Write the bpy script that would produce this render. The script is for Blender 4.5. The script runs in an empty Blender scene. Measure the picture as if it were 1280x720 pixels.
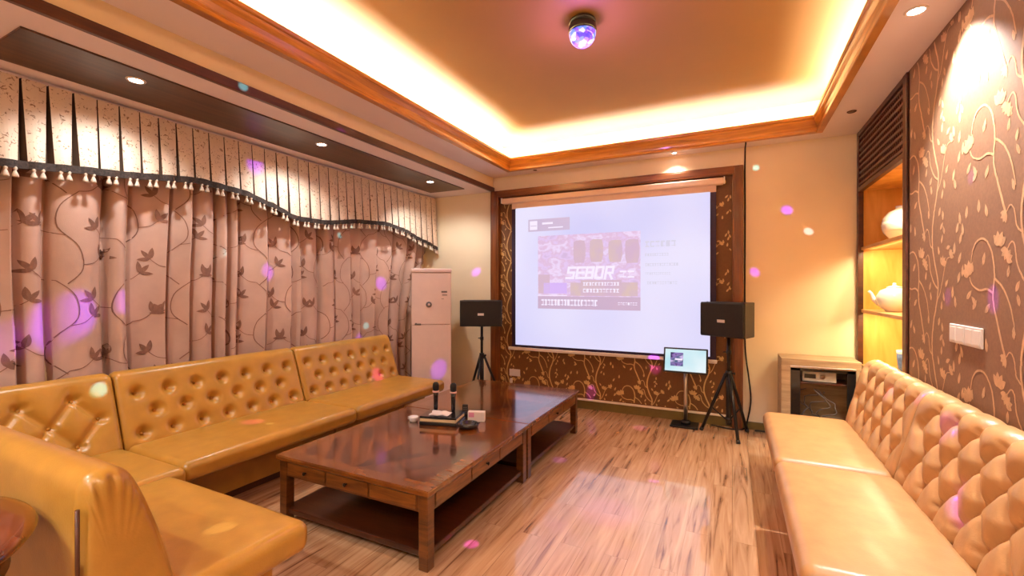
import bpy, bmesh, math, random
from math import sin, cos, pi, radians as R_
from mathutils import Vector, Matrix

S = bpy.context.scene
COL = S.collection
random.seed(7)

# ------------------------------------------------------------------ materials
def nt(name):
    m = bpy.data.materials.new(name); m.use_nodes = True
    t = m.node_tree; b = t.nodes['Principled BSDF']
    return m, t, b
def setp(b, **k):
    for a, v in k.items():
        b.inputs[a.replace('_', ' ')].default_value = v
def c4(c): return (c[0], c[1], c[2], 1.0)
def srgb(r, g, b):
    f = lambda v: ((v/255+.055)/1.055)**2.4 if v/255 > .04045 else v/255/12.92
    return (f(r), f(g), f(b))
def plain(name, col, rough=.5, metal=0., var=.08, nscale=12., bump=0., bscale=200., coat=0., spec=.5):
    m, t, b = nt(name)
    tc = t.nodes.new('ShaderNodeTexCoord')
    n = t.nodes.new('ShaderNodeTexNoise'); n.inputs['Scale'].default_value = nscale; n.inputs['Detail'].default_value = 4
    t.links.new(tc.outputs['Object'], n.inputs['Vector'])
    r = t.nodes.new('ShaderNodeValToRGB')
    r.color_ramp.elements[0].position = .3; r.color_ramp.elements[1].position = .7
    r.color_ramp.elements[0].color = c4([max(0, v*(1-var)) for v in col]); r.color_ramp.elements[1].color = c4([min(1, v*(1+var)) for v in col])
    t.links.new(n.outputs['Fac'], r.inputs['Fac']); t.links.new(r.outputs['Color'], b.inputs['Base Color'])
    setp(b, Roughness=rough, Metallic=metal, Coat_Weight=coat, Coat_Roughness=.12, Specular_IOR_Level=spec)
    if bump:
        n2 = t.nodes.new('ShaderNodeTexNoise'); n2.inputs['Scale'].default_value = bscale; n2.inputs['Detail'].default_value = 3
        t.links.new(tc.outputs['Object'], n2.inputs['Vector'])
        bp = t.nodes.new('ShaderNodeBump'); bp.inputs['Strength'].default_value = bump; bp.inputs['Distance'].default_value = .004
        t.links.new(n2.outputs['Fac'], bp.inputs['Height']); t.links.new(bp.outputs['Normal'], b.inputs['Normal'])
    return m
def wood(name, c1, c2, scale=(3, 40, 40), rough=.4, coat=0., rot=(0, 0, 0), spec=.5):
    m, t, b = nt(name)
    tc = t.nodes.new('ShaderNodeTexCoord'); mp = t.nodes.new('ShaderNodeMapping')
    mp.vector_type = 'TEXTURE' if False else 'POINT'
    mr = t.nodes.new('ShaderNodeMapping'); mr.inputs['Rotation'].default_value = rot
    mp.inputs['Scale'].default_value = scale
    n = t.nodes.new('ShaderNodeTexNoise'); n.inputs['Scale'].default_value = 1; n.inputs['Detail'].default_value = 6; n.inputs['Distortion'].default_value = .6
    t.links.new(tc.outputs['Object'], mr.inputs['Vector']); t.links.new(mr.outputs['Vector'], mp.inputs['Vector'])
    t.links.new(mp.outputs['Vector'], n.inputs['Vector'])
    r = t.nodes.new('ShaderNodeValToRGB'); r.color_ramp.elements[0].position = .32; r.color_ramp.elements[1].position = .68
    r.color_ramp.elements[0].color = c4(c1); r.color_ramp.elements[1].color = c4(c2)
    t.links.new(n.outputs['Fac'], r.inputs['Fac']); t.links.new(r.outputs['Color'], b.inputs['Base Color'])
    setp(b, Roughness=rough, Coat_Weight=coat, Coat_Roughness=.07, Coat_IOR=1.7 if coat > .9 else 1.5, Specular_IOR_Level=spec)
    return m
def glow(name, col, strength, base=(.02, .02, .02)):
    m, t, b = nt(name)
    setp(b, Base_Color=c4(base), Roughness=.4)
    b.inputs['Emission Color'].default_value = c4(col); b.inputs['Emission Strength'].default_value = strength
    return m

M = {}
M['cream'] = plain('cream_wall', srgb(244, 230, 196), .6, var=.03, nscale=2, bump=.1, bscale=120)
M['soffit'] = plain('soffit_pink_tint', srgb(234, 220, 220), .55, var=.02, nscale=2)  # white soffit with the pink cast of purple light mixed into its colour
M['beamface'] = plain('beam_lit_face', srgb(236, 214, 164), .6, var=.02, nscale=2)
M['goldceil'] = plain('gold_ceiling', srgb(166, 122, 66), .6, var=.04, nscale=1.5, bump=.1, bscale=90)
M['cove'] = plain('cove_wall', srgb(232, 206, 150), .6, var=.02)
M['cornice'] = wood('cornice_wood', srgb(146, 90, 24), srgb(200, 132, 46), (2.5, 2.5, 40), .3, .3)
M['darktrim'] = wood('dark_trim', srgb(66, 30, 12), srgb(92, 46, 20), (2, 2, 40), .4)
M['board'] = wood('soffit_board', srgb(58, 34, 22), srgb(88, 54, 36), (30, 1.2, 30), .35)
M['frame'] = wood('frame_wood', srgb(92, 46, 14), srgb(138, 80, 30), (25, 25, 2), .35, .2)
M['frameh'] = wood('frame_wood_level', srgb(92, 46, 14), srgb(138, 80, 30), (2, 25, 25), .35, .2)
M['paper'] = plain('brown_wallpaper', srgb(136, 100, 74), .6, var=.10, nscale=60, bump=.15, bscale=260)
M['paperp'] = plain('brown_panel_paper', srgb(112, 72, 30), .55, var=.10, nscale=60, bump=.15, bscale=260)
M['vine'] = plain('vine_print', srgb(214, 172, 128), .45, var=.10, nscale=30)
M['vinep'] = plain('vine_print_gold', srgb(214, 178, 112), .4, var=.10, nscale=30)
M['white'] = plain('white_plastic', srgb(232, 226, 218), .35, var=.02)
M['whitestrip'] = plain('pale_strip', srgb(244, 234, 210), .4, var=.03)
M['base'] = plain('green_brown_skirting', srgb(112, 96, 46), .45, var=.08)
M['leather'] = plain('tan_leather', srgb(186, 136, 54), .30, var=.10, nscale=9, bump=.15, bscale=140, coat=.08)
M['leatherr'] = plain('tan_leather_pale', srgb(192, 146, 96), .36, var=.10, nscale=9, bump=.15, bscale=140, coat=.06)
M['seam'] = plain('dark_welt', srgb(84, 44, 18), .5)
M['skirt'] = plain('dark_skirt', srgb(70, 38, 16), .5)
M['curtain'] = plain('curtain_fabric', srgb(198, 166, 150), .75, var=.14, nscale=3, bump=.2, bscale=300)
M['curleaf'] = plain('curtain_leaf_print', srgb(136, 98, 82), .75, var=.15, nscale=40)
M['pleatside'] = plain('dark_pleat_side', srgb(84, 62, 46), .8)
M['braid'] = plain('dark_braid', srgb(48, 36, 30), .8, var=.7, nscale=80)
M['tassel'] = plain('tassel_thread', srgb(206, 190, 170), .6, var=.2, nscale=120)
M['tasseldk'] = plain('tassel_dark', srgb(70, 54, 44), .6)
M['black'] = plain('black_vinyl', (.012, .012, .014), .45, var=.2, nscale=60, bump=.15, bscale=300)
M['grille'] = plain('black_grille', (.008, .008, .009), .6, var=.3, nscale=200, bump=.4, bscale=500)
M['metalblk'] = plain('black_metal', (.012, .011, .011), .35, metal=.3)
M['rubber'] = plain('black_rubber', (.01, .01, .01), .7)
M['chrome'] = plain('brushed_metal', (.62, .58, .54), .28, metal=1., var=.05)
M['plategrey'] = plain('badge_silver', (.75, .75, .74), .4)
M['acbody'] = plain('ac_plastic', srgb(236, 216, 210), .3, var=.02)
M['acgrey'] = plain('ac_grey', srgb(110, 104, 104), .4)
M['tabletop'] = wood('table_veneer', srgb(62, 26, 6), srgb(150, 80, 24), (1.6, 17, 4), .16, .75, rot=(0, 0, R_(52)))
M['tabletop2'] = wood('table_veneer_crossed', srgb(46, 18, 4), srgb(112, 54, 16), (1.6, 17, 4), .16, .75, rot=(0, 0, R_(-52)))
M['tableedge'] = wood('table_border', srgb(98, 52, 18), srgb(138, 80, 30), (5, 16, 6), .18, .6)
M['tablewood'] = wood('table_carcass', srgb(70, 36, 12), srgb(112, 64, 22), (4, 4, 40), .3, .3)
M['tabledrawer'] = wood('table_drawer_wood', srgb(92, 50, 16), srgb(134, 80, 30), (6, 6, 60), .28, .3)
M['tableshelf'] = wood('table_shelf_wood', srgb(48, 20, 8), srgb(78, 36, 14), (4, 40, 10), .3, .3)
M['knob'] = plain('dark_bronze', (.03, .02, .015), .35, metal=.8)
M['console'] = wood('grey_oak', srgb(150, 128, 100), srgb(186, 162, 130), (3, 30, 30), .45)
M['niche'] = wood('niche_ash', srgb(206, 150, 62), srgb(236, 188, 104), (10, 10, 2), .4)
M['nicheshelf'] = wood('niche_shelf', srgb(190, 140, 84), srgb(214, 168, 112), (10, 2, 10), .4)
M['lattice'] = wood('lattice_wood', srgb(58, 26, 12), srgb(88, 42, 22), (2, 20, 20), .4)
M['porcelain'] = plain('white_porcelain', (.82, .82, .8), .12, var=.02, coat=.5)
M['porcblue'] = plain('blue_glaze', srgb(90, 110, 150), .15, var=.3, nscale=40)
M['screenborder'] = plain('screen_border', srgb(40, 22, 60), .6)
M['casing'] = plain('screen_casing', srgb(226, 200, 176), .4, var=.03)
M['beige'] = plain('beige_card', srgb(222, 204, 160), .5)
M['pinkring'] = plain('pale_ring', srgb(236, 200, 196), .4)
M['blackgloss'] = plain('black_gloss', (.01, .01, .012), .15, coat=.4)
M['tissue'] = plain('white_paper', srgb(236, 230, 226), .7, var=.03)
M['pinkcard'] = plain('pink_card', srgb(222, 150, 190), .5, var=.1)
M['lensOn'] = glow('lamp_lens', (1., .93, .82), 26)
M['lensOff'] = plain('unlit_lens', srgb(90, 60, 44), .4)
M['lampring'] = plain('lamp_ring', srgb(230, 214, 200), .35)
M['sidetable'] = wood('side_table_wood', srgb(86, 34, 8), srgb(130, 62, 20), (3, 40, 10), .18, .6)

def fabric_valance():
    m, t, b = nt('valance_brocade')
    tc = t.nodes.new('ShaderNodeTexCoord')
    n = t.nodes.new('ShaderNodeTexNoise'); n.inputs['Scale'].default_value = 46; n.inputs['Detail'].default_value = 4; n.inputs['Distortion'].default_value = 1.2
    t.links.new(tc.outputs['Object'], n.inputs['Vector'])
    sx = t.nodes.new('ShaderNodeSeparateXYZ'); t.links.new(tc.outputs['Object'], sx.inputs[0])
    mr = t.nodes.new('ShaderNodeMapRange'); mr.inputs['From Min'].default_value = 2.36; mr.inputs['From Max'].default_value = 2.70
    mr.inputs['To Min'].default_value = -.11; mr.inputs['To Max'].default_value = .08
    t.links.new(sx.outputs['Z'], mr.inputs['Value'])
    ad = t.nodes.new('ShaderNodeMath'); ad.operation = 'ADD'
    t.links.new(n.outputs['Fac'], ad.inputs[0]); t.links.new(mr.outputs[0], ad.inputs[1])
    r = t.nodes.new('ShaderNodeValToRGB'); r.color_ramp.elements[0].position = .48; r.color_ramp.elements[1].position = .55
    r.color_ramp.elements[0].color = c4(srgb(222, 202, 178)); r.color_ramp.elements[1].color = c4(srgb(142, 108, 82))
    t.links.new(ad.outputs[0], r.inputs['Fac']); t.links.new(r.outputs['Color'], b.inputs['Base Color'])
    setp(b, Roughness=.6)
    return m
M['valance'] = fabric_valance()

def floor_mat():
    m, t, b = nt('plank_floor')
    tc = t.nodes.new('ShaderNodeTexCoord')
    mp = t.nodes.new('ShaderNodeMapping'); mp.inputs['Rotation'].default_value = (0, 0, pi/2)
    t.links.new(tc.outputs['Object'], mp.inputs['Vector'])
    br = t.nodes.new('ShaderNodeTexBrick'); br.offset = .37; br.inputs['Scale'].default_value = 1
    br.inputs['Brick Width'].default_value = 1.2; br.inputs['Row Height'].default_value = .125
    br.inputs['Mortar Size'].default_value = .0016; br.inputs['Mortar Smooth'].default_value = .3
    br.inputs['Color1'].default_value = (.15, .15, .15, 1); br.inputs['Color2'].default_value = (.85, .85, .85, 1); br.inputs['Mortar'].default_value = (0, 0, 0, 1)
    t.links.new(mp.outputs['Vector'], br.inputs['Vector'])
    # grain drawn out along Y, offset from plank to plank
    mp2 = t.nodes.new('ShaderNodeMapping'); mp2.inputs['Scale'].default_value = (24, 1.5, 1)
    sc = t.nodes.new('ShaderNodeVectorMath'); sc.operation = 'MULTIPLY'; sc.inputs[1].default_value = (7, 7, 0)
    t.links.new(br.outputs['Color'], sc.inputs[0])
    t.links.new(tc.outputs['Object'], mp2.inputs['Vector'])
    av = t.nodes.new('ShaderNodeVectorMath'); av.operation = 'ADD'
    t.links.new(mp2.outputs['Vector'], av.inputs[0]); t.links.new(sc.outputs[0], av.inputs[1])
    n = t.nodes.new('ShaderNodeTexNoise'); n.inputs['Scale'].default_value = 1; n.inputs['Detail'].default_value = 7; n.inputs['Distortion'].default_value = 1.2
    t.links.new(av.outputs[0], n.inputs['Vector'])
    r = t.nodes.new('ShaderNodeValToRGB'); e = r.color_ramp.elements
    e[0].position = .28; e[0].color = c4(srgb(116, 74, 48)); e[1].position = .70; e[1].color = c4(srgb(216, 172, 130))
    mid = e.new(.42); mid.color = c4(srgb(188, 140, 100))
    t.links.new(n.outputs['Fac'], r.inputs['Fac'])
    mx = t.nodes.new('ShaderNodeMixRGB'); mx.blend_type = 'MULTIPLY'; mx.inputs['Fac'].default_value = .45
    r2 = t.nodes.new('ShaderNodeValToRGB'); r2.color_ramp.elements[0].position = 0; r2.color_ramp.elements[0].color = (.25, .2, .18, 1)
    r2.color_ramp.elements[1].position = .18; r2.color_ramp.elements[1].color = (.86, .84, .82, 1); q = r2.color_ramp.elements.new(.9); q.color = (1, 1, 1, 1)
    t.links.new(br.outputs['Color'], r2.inputs['Fac'])
    t.links.new(r.outputs['Color'], mx.inputs['Color1']); t.links.new(r2.outputs['Color'], mx.inputs['Color2'])
    t.links.new(mx.outputs['Color'], b.inputs['Base Color'])
    setp(b, Roughness=.24, Coat_Weight=.8, Coat_Roughness=.06, Coat_IOR=1.9)
    return m
M['floor'] = floor_mat()

# ------------------------------------------------------------------ mesh builder
class MB:
    def __init__(s): s.v = []; s.f = []; s.m = []; s.s = []
    def add(s, verts, faces, mi=0, smooth=False):
        o = len(s.v); s.v += [tuple(p) for p in verts]
        for f in faces: s.f.append([i+o for i in f]); s.m.append(mi); s.s.append(smooth)
    def addbm(s, bm, mi=0, smooth=False, mat=None):
        bm.verts.ensure_lookup_table()
        vs = [(mat @ v.co) if mat else v.co.copy() for v in bm.verts]
        s.add(vs, [[v.index for v in f.verts] for f in bm.faces], mi, smooth); bm.free()
    def box(s, x0, x1, y0, y1, z0, z1, bev=0., seg=2, mi=0, mat=None, smooth=False):
        bm = bmesh.new(); bmesh.ops.create_cube(bm, size=1)
        for v in bm.verts: v.co = Vector(((x0+x1)/2+v.co.x*(x1-x0), (y0+y1)/2+v.co.y*(y1-y0), (z0+z1)/2+v.co.z*(z1-z0)))
        if bev: bmesh.ops.bevel(bm, geom=bm.edges[:], offset=bev, segments=seg, affect='EDGES', profile=.5)
        bm.verts.index_update(); s.addbm(bm, mi, smooth, mat); return s
    def tube(s, pts, r, n=10, mi=0, cap=True, smooth=True):
        pts = [Vector(p) for p in pts]; rr = r if isinstance(r, (list, tuple)) else [r]*len(pts)
        rings = []; up = None
        for i, p in enumerate(pts):
            d = (pts[min(i+1, len(pts)-1)]-pts[max(i-1, 0)]).normalized()
            if up is None: up = Vector((0, 0, 1)) if abs(d.z) < .9 else Vector((1, 0, 0))
            a = d.cross(up).normalized(); b = a.cross(d).normalized(); up = b
            rings.append([p+rr[i]*(cos(2*pi*k/n)*a+sin(2*pi*k/n)*b) for k in range(n)])
        V = [q for g in rings for q in g]; F = []
        for i in range(len(pts)-1):
            for k in range(n): F.append([i*n+k, i*n+(k+1) % n, (i+1)*n+(k+1) % n, (i+1)*n+k])
        s.add(V, F, mi, smooth)
        if cap: s.add(rings[0], [list(range(n))[::-1]], mi); s.add(rings[-1], [list(range(n))], mi)
        return s
    def lathe(s, prof, n=32, cx=0, cy=0, mi=0, mat=None, smooth=True):
        V = []; F = []
        for (r, z) in prof:
            for k in range(n):
                p = Vector((cx+r*cos(2*pi*k/n), cy+r*sin(2*pi*k/n), z)); V.append(mat @ p if mat else p)
        for i in range(len(prof)-1):
            for k in range(n): F.append([i*n+k, i*n+(k+1) % n, (i+1)*n+(k+1) % n, (i+1)*n+k])
        L = (len(prof)-1)*n
        if prof[0][0] > 1e-5: F.append(list(range(n))[::-1])
        if prof[-1][0] > 1e-5: F.append([L+k for k in range(n)])
        s.add(V, F, mi, smooth); return s
    def grid(s, fn, nu, nv, mi=0, smooth=True):
        V = [fn(i/nu, j/nv) for i in range(nu+1) for j in range(nv+1)]
        F = [[i*(nv+1)+j, (i+1)*(nv+1)+j, (i+1)*(nv+1)+j+1, i*(nv+1)+j+1] for i in range(nu) for j in range(nv)]
        s.add(V, F, mi, smooth); return s
    def build(s, name, mats, parent=None, recalc=True, weld=True):
        me = bpy.data.meshes.new(name); me.from_pydata(s.v, [], s.f)
        mats = mats if isinstance(mats, (list, tuple)) else [mats]
        for m in mats: me.materials.append(m)
        for p, mi, sm in zip(me.polygons, s.m, s.s): p.material_index = mi; p.use_smooth = sm
        if recalc:
            bm = bmesh.new(); bm.from_mesh(me)
            if weld: bmesh.ops.remove_doubles(bm, verts=bm.verts[:], dist=1e-5)
            bmesh.ops.recalc_face_normals(bm, faces=bm.faces[:])
            bm.to_mesh(me); bm.free()
        me.update()
        o = bpy.data.objects.new(name, me); COL.objects.link(o)
        if parent: o.parent = parent
        return o

def tag(o, label, cat, group=None):
    o['label'] = label; o['category'] = cat
    if group: o['group'] = group
    return o
def thing(name, label, cat, loc=(0, 0, 0), rz=0., group=None):
    o = bpy.data.objects.new(name, None); COL.objects.link(o); o.empty_display_size = .1
    o.location = loc; o.rotation_euler = (0, 0, rz)
    return tag(o, label, cat, group)
def struct(o, label=None):
    o['kind'] = 'structure'
    if label: o['label'] = label
    return o
def dup(root, loc, rz, label, group=None):
    r = root.copy(); COL.objects.link(r); r.location = loc; r.rotation_euler = (0, 0, rz); r['label'] = label
    if group: r['group'] = group
    for ch in list(root.children):
        c = ch.copy(); COL.objects.link(c); c.parent = r
        for g in list(ch.children):
            d = g.copy(); COL.objects.link(d); d.parent = c
    return r
def rbox(mb, x0, x1, y0, y1, z0, z1, r, puff=0., mi=0, ne=5, nm=14, top=None):
    """rounded cushion with a softly crowned top"""
    h = Vector(((x1-x0)/2, (y1-y0)/2, (z1-z0)/2)); c = Vector(((x0+x1)/2, (y0+y1)/2, (z0+z1)/2))
    r = min(r, h.x*.99, h.y*.99, h.z*.99)
    def axis(hh):
        a = [-hh+r*(1-math.tan(pi/4*(1-k/ne))) for k in range(ne+1)]
        b = [-hh+r+(2*hh-2*r)*k/nm for k in range(1, nm)]
        return a+b+[-q for q in reversed(a)]
    A = [axis(h.x), axis(h.y), axis(h.z)]
    for ax in range(3):
        u, w = (ax+1) % 3, (ax+2) % 3
        for sg in (-1, 1):
            V = []; nu, nw = len(A[u]), len(A[w])
            for a in A[u]:
                for b in A[w]:
                    p = [0, 0, 0]; p[ax] = sg*h[ax]; p[u] = a; p[w] = b
                    p = Vector(p); q = Vector([max(-h[k]+r, min(h[k]-r, p[k])) for k in range(3)])
                    d = (p-q); p = q+d.normalized()*r if d.length > 1e-9 else p
                    if puff and p.z > 0:
                        fx = max(0, 1-(p.x/h.x)**4); fy = max(0, 1-(p.y/h.y)**4); p.z += puff*fx*fy
                    V.append(p+c)
            F = [[i*nw+j, (i+1)*nw+j, (i+1)*nw+j+1, i*nw+j+1] for i in range(nu-1) for j in range(nw-1)]
            mb.add(V, F, mi, True)
    return mb

# ------------------------------------------------------------------ pattern prints (flat shapes mapped onto a surface)
def ribbon(pts, w0, w1):
    out = []; n = len(pts); L = []; Rr = []
    for i, p in enumerate(pts):
        a = pts[max(0, i-1)]; b = pts[min(n-1, i+1)]; dx, dy = b[0]-a[0], b[1]-a[1]; l = math.hypot(dx, dy) or 1
        w = (w0+(w1-w0)*i/(n-1))/2; L.append((p[0]-dy/l*w, p[1]+dx/l*w)); Rr.append((p[0]+dy/l*w, p[1]-dx/l*w))
    for i in range(n-1): out.append([L[i], L[i+1], Rr[i+1], Rr[i]])
    return out
def leaf(x, y, a, ln, w, n=7):
    out = []; ca, sa = cos(a), sin(a); P = lambda t, s: (x+ca*t*ln-sa*s, y+sa*t*ln+ca*s)
    prof = lambda t: w/2*(sin(pi*t**.8))**.8 if 0 < t < 1 else 0
    for sgn in (1, -1):
        for i in range(n):
            t0, t1 = i/n, (i+1)/n
            out.append([P(t0, 0), P(t1, 0), P(t1, sgn*prof(t1)), P(t0, sgn*prof(t0))])
    return out
def turtle(x, y, h, ln, k0, k1, n=16):
    pts = [(x, y)]; ds = ln/n
    for i in range(n):
        h += (k0+(k1-k0)*(i/n))*ds; x += cos(h)*ds; y += sin(h)*ds; pts.append((x, y))
    return pts
def crom(P, k=5):
    out = []; n = len(P)
    for i in range(n-1):
        p0, p1, p2, p3 = P[max(0, i-1)], P[i], P[i+1], P[min(n-1, i+2)]
        for q in range(k):
            t = q/k; f = lambda a, b, c, d: .5*(2*b+(c-a)*t+(2*a-5*b+4*c-d)*t*t+(3*b-a-3*c+d)*t**3)
            out.append((f(p0[0], p1[0], p2[0], p3[0]), f(p0[1], p1[1], p2[1], p3[1])))
    return out+[P[-1]]
def wall_vine(P, s, rnd, wk=1., keepf=1.):
    """one repeat (.90 x .62 at s = 1) of the climbing vine: stem, hooked shoots, arches, leaves, flowers"""
    X = lambda u, v: (P[0]+u*s, P[1]+v*s); out = []
    def br(pts, w0, w1): out.extend(ribbon(crom([X(*p) for p in pts]), w0*s*wk, w1*s*wk))
    def lf(u, v, deg, l, w):
        if rnd.random() < keepf: out.extend(leaf(*X(u, v), R_(deg), l*s, w*s, 5))
    def fl(u, v, deg, k=1.):
        for da in (-50, -18, 18, 50): out.extend(leaf(*X(u, v), R_(deg+da), .062*k*s*wk**.5, .034*k*s*wk**.5, 5))
    br([(.10, 0), (.14, .10), (.155, .20), (.11, .31), (.075, .42), (.075, .52), (.10, .62)], .015, .015)
    br([(.15, .17), (.10, .20), (.045, .27), (.025, .35), (.0, .37), (-.03, .345)], .012, .006)
    br([(.085, .40), (.04, .43), (.02, .50), (-.01, .525), (-.04, .50)], .010, .005)
    br([(.14, .10), (.19, .16), (.24, .28), (.27, .33), (.31, .34)], .009, .005)
    fl(.215, .30, 70, .9); fl(.31, .345, 40, .7); fl(-.035, .34, 230, .8); fl(-.045, .495, 220, .7)
    for (u, v, a) in ((.03, .16, 60), (.06, .10, 110), (-.03, .22, 80), (.20, .42, 70), (.24, .47, 120), (.18, .50, 40), (.22, .55, 100), (.16, .58, 60), (.26, .39, 20), (.20, .05, 75), (.24, .10, 110), (.25, .18, 55), (.02, .58, 100), (.17, .36, 120)):
        lf(u, v, a+rnd.uniform(-12, 12), .055, .024)
    # big arches of the second stem
    br([(.86, -.14), (.80, .00), (.755, .12), (.765, .24), (.74, .34), (.68, .40), (.61, .40), (.565, .36), (.545, .30)], .015, .008)
    br([(.757, .15), (.70, .17), (.63, .165), (.56, .19), (.53, .23)], .012, .007)
    br([(.765, .22), (.84, .17), (.90, .08), (.93, -.02)], .012, .008)
    fl(.525, .235, 110, 1.25); fl(.545, .295, 250, .8); fl(.80, .36, 80, 1.1); fl(.86, .30, 30, .8)
    for (u, v, a) in ((.42, .40, 75), (.46, .44, 110), (.38, .46, 60), (.43, .50, 95), (.49, .52, 80), (.36, .35, 100), (.41, .30, 70), (.45, .23, 80), (.40, .20, 60), (.50, .12, 50), (.56, .07, 40), (.60, .09, 130), (.66, .28, 60), (.68, .06, 50), (.62, .53, 80), (.70, .50, 110), (.34, .12, 80), (.38, .07, 100)):
        lf(u, v, a+rnd.uniform(-14, 14), .066, .027)
    return out
def curtain_sprig(x, y, rnd, flip=1, s=1.):
    out = []
    P = [(x, y), (x+flip*.07*s, y+.10*s), (x+flip*.05*s, y+.24*s), (x-flip*.04*s, y+.36*s), (x-flip*.03*s, y+.50*s), (x+flip*.05*s, y+.60*s)]
    st = crom(P, 5); out += ribbon(st, .006, .005)
    def cluster(px, py, d):
        tw = crom([(px, py), (px+d*.06*s, py+.015*s), (px+d*.11*s, py+.06*s)], 4); out.extend(ribbon(tw, .005, .004))
        ex, ey = tw[-1]
        for a, l in ((98, .088), (52, .082), (-4, .074)): out.extend(leaf(ex, ey, R_(a if d > 0 else 180-a), l*s, l*.36*s, 6))
    cluster(*st[6], flip); cluster(*st[13], -flip); cluster(*st[-1], flip)
    return out
def emboss(mb, polys, fn, mi, keep=None):
    rj = random.Random(1)
    for poly in polys:
        if keep and not all(keep(*p) for p in poly): continue
        j = rj.random(); V = [fn(*p, j) for p in poly]
        mb.add(V, [list(range(len(V)))], mi, True)

# ------------------------------------------------------------------ room dimensions
XL, XR, YB, YF = -3.95, 1.045, 5.18, -1.6
ZS, ZL, ZC = 2.88, 2.70, 3.20          # soffit, low soffit over the curtain, raised ceiling
BX = -2.83                             # side of the low soffit
OX0, OX1, OY0, OY1 = -2.456, .70, -1.05, 4.90

# floor
b = MB(); b.box(XL-.1, XR+.55, YF-.1, YB+.1, -.08, 0); struct(b.build('floor', M['floor']), 'glossy brown wood plank floor')
# walls
b = MB(); b.box(XL-.1, XR+.55, YB, YB+.1, 0, ZS+.5); struct(b.build('wall_back', M['cream']), 'cream wall behind the projection screen')
b = MB(); b.box(XL-.1, XL, YF, YB, 0, ZS+.5); struct(b.build('wall_left', M['cream']))
b = MB(); b.box(XL-.1, XR+.55, YF-.1, YF, 0, ZS+.5); struct(b.build('wall_front', M['cream']))
NY0 = 3.83
b = MB(); b.box(XR, XR+.1, YF, NY0, 0, ZS+.02); b.box(XR+.45, XR+.55, NY0-.1, YB, 0, ZS+.02); b.box(XR, XR+.5, NY0-.02, NY0-.001, 0, ZS+.02)
rv = random.Random(3); polys = []
for k in range(-1, 6):
    for r in range(-1, 5): polys += wall_vine((.90*k, .03+.62*r), 1., rv)
emboss(b, polys, lambda u, v, j: (XR-.0006-.0012*j, 3.50-u, v), 1, lambda u, v: -1.5 < 3.50-u < NY0-.02 and .03 < v < ZS-.01)
struct(b.build('wall_right', [M['paper'], M['vine']], recalc=False), 'brown wallpaper with pale climbing vine print')

# ceilings
b = MB()
b.box(XL, XR+.5, YF, YB, ZC+.25, ZC+.3, mi=0)
REC = .14
rx0, rx1, ry0, ry1 = OX0-REC, OX1+REC, OY0-REC, OY1+REC
b.box(rx0, rx1, ry0, ry1, ZC, ZC+.2, mi=1)                     # raised panel
# soffit slabs
for (x0, x1, y0, y1) in ((BX, OX0, YF, YB), (OX1, XR+.5, YF, YB), (OX0, OX1, OY1, YB), (OX0, OX1, YF, OY0)): b.box(x0, x1, y0, y1, ZS, ZS+.08, mi=0)
# recess walls
for (x0, x1, y0, y1) in ((rx0-.03, rx0, ry0, ry1), (rx1, rx1+.03, ry0, ry1), (rx0, rx1, ry1, ry1+.03), (rx0, rx1, ry0-.03, ry0)): b.box(x0, x1, y0, y1, ZS+.08, ZC+.01, mi=2)
# low soffit above the curtain
b.box(XL, BX, YF, YB, ZL, ZS+.08, mi=0)
b.add([(BX+.001, YF, ZL+.05), (BX+.001, YB, ZL+.05), (BX+.001, YB, ZS), (BX+.001, YF, ZS)], [[0, 1, 2, 3]], 3)  # beam face coloured yellow for the light that falls on it
struct(b.build('ceiling', [M['soffit'], M['goldceil'], M['cove'], M['beamface']], recalc=False), 'raised gold ceiling inside a white soffit tinted pink for the light')

# cornice round the opening (mitred ring)
def ring(prof, mats, name, x0, x1, y0, y1):
    mb = MB(); V = []; n = len(prof)
    for (sx, sy, cx, cy) in ((-1, -1, x0, y0), (1, -1, x1, y0), (1, 1, x1, y1), (-1, 1, x0, y1)):
        for (o, z) in prof: V.append((cx+sx*o, cy+sy*o, z))
    F = []
    for c in range(4):
        for i in range(n): F.append([c*n+i, c*n+(i+1) % n, ((c+1) % 4)*n+(i+1) % n, ((c+1) % 4)*n+i])
    mb.add(V, F); return mb.build(name, mats)
prof = [(.035, 2.879), (.035, 2.862), (-.012, 2.862), (-.016, 2.868), (-.016, 2.884), (-.008, 2.890), (-.010, 2.905), (-.020, 2.935), (-.036, 2.962), (-.040, 2.972), (-.034, 2.978), (-.044, 2.986), (-.048, 3.006), (-.042, 3.014), (-.0, 3.014), (.0, 2.97), (.012, 2.962), (.012, 2.879)]
struct(ring(prof, M['cornice'], 'trim_1', OX0, OX1, OY0, OY1), 'amber wood cornice framing the raised ceiling')
b = MB(); b.box(BX-.01, BX+.022, YF, YB, ZL-.008, ZL+.052, .004); struct(b.build('trim_2', M['darktrim']), 'dark wood strip along the low soffit edge')
b = MB(); b.box(-3.585, -3.06, .885, 4.84, ZL-.010, ZL+.004, .003); struct(b.build('trim_3', M['board']), 'dark wood board set in the low soffit')
b = MB(); b.box(XL, -3.765, YF, YB, ZL-.022, ZL, .004); struct(b.build('trim_4', M['soffit']))

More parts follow.
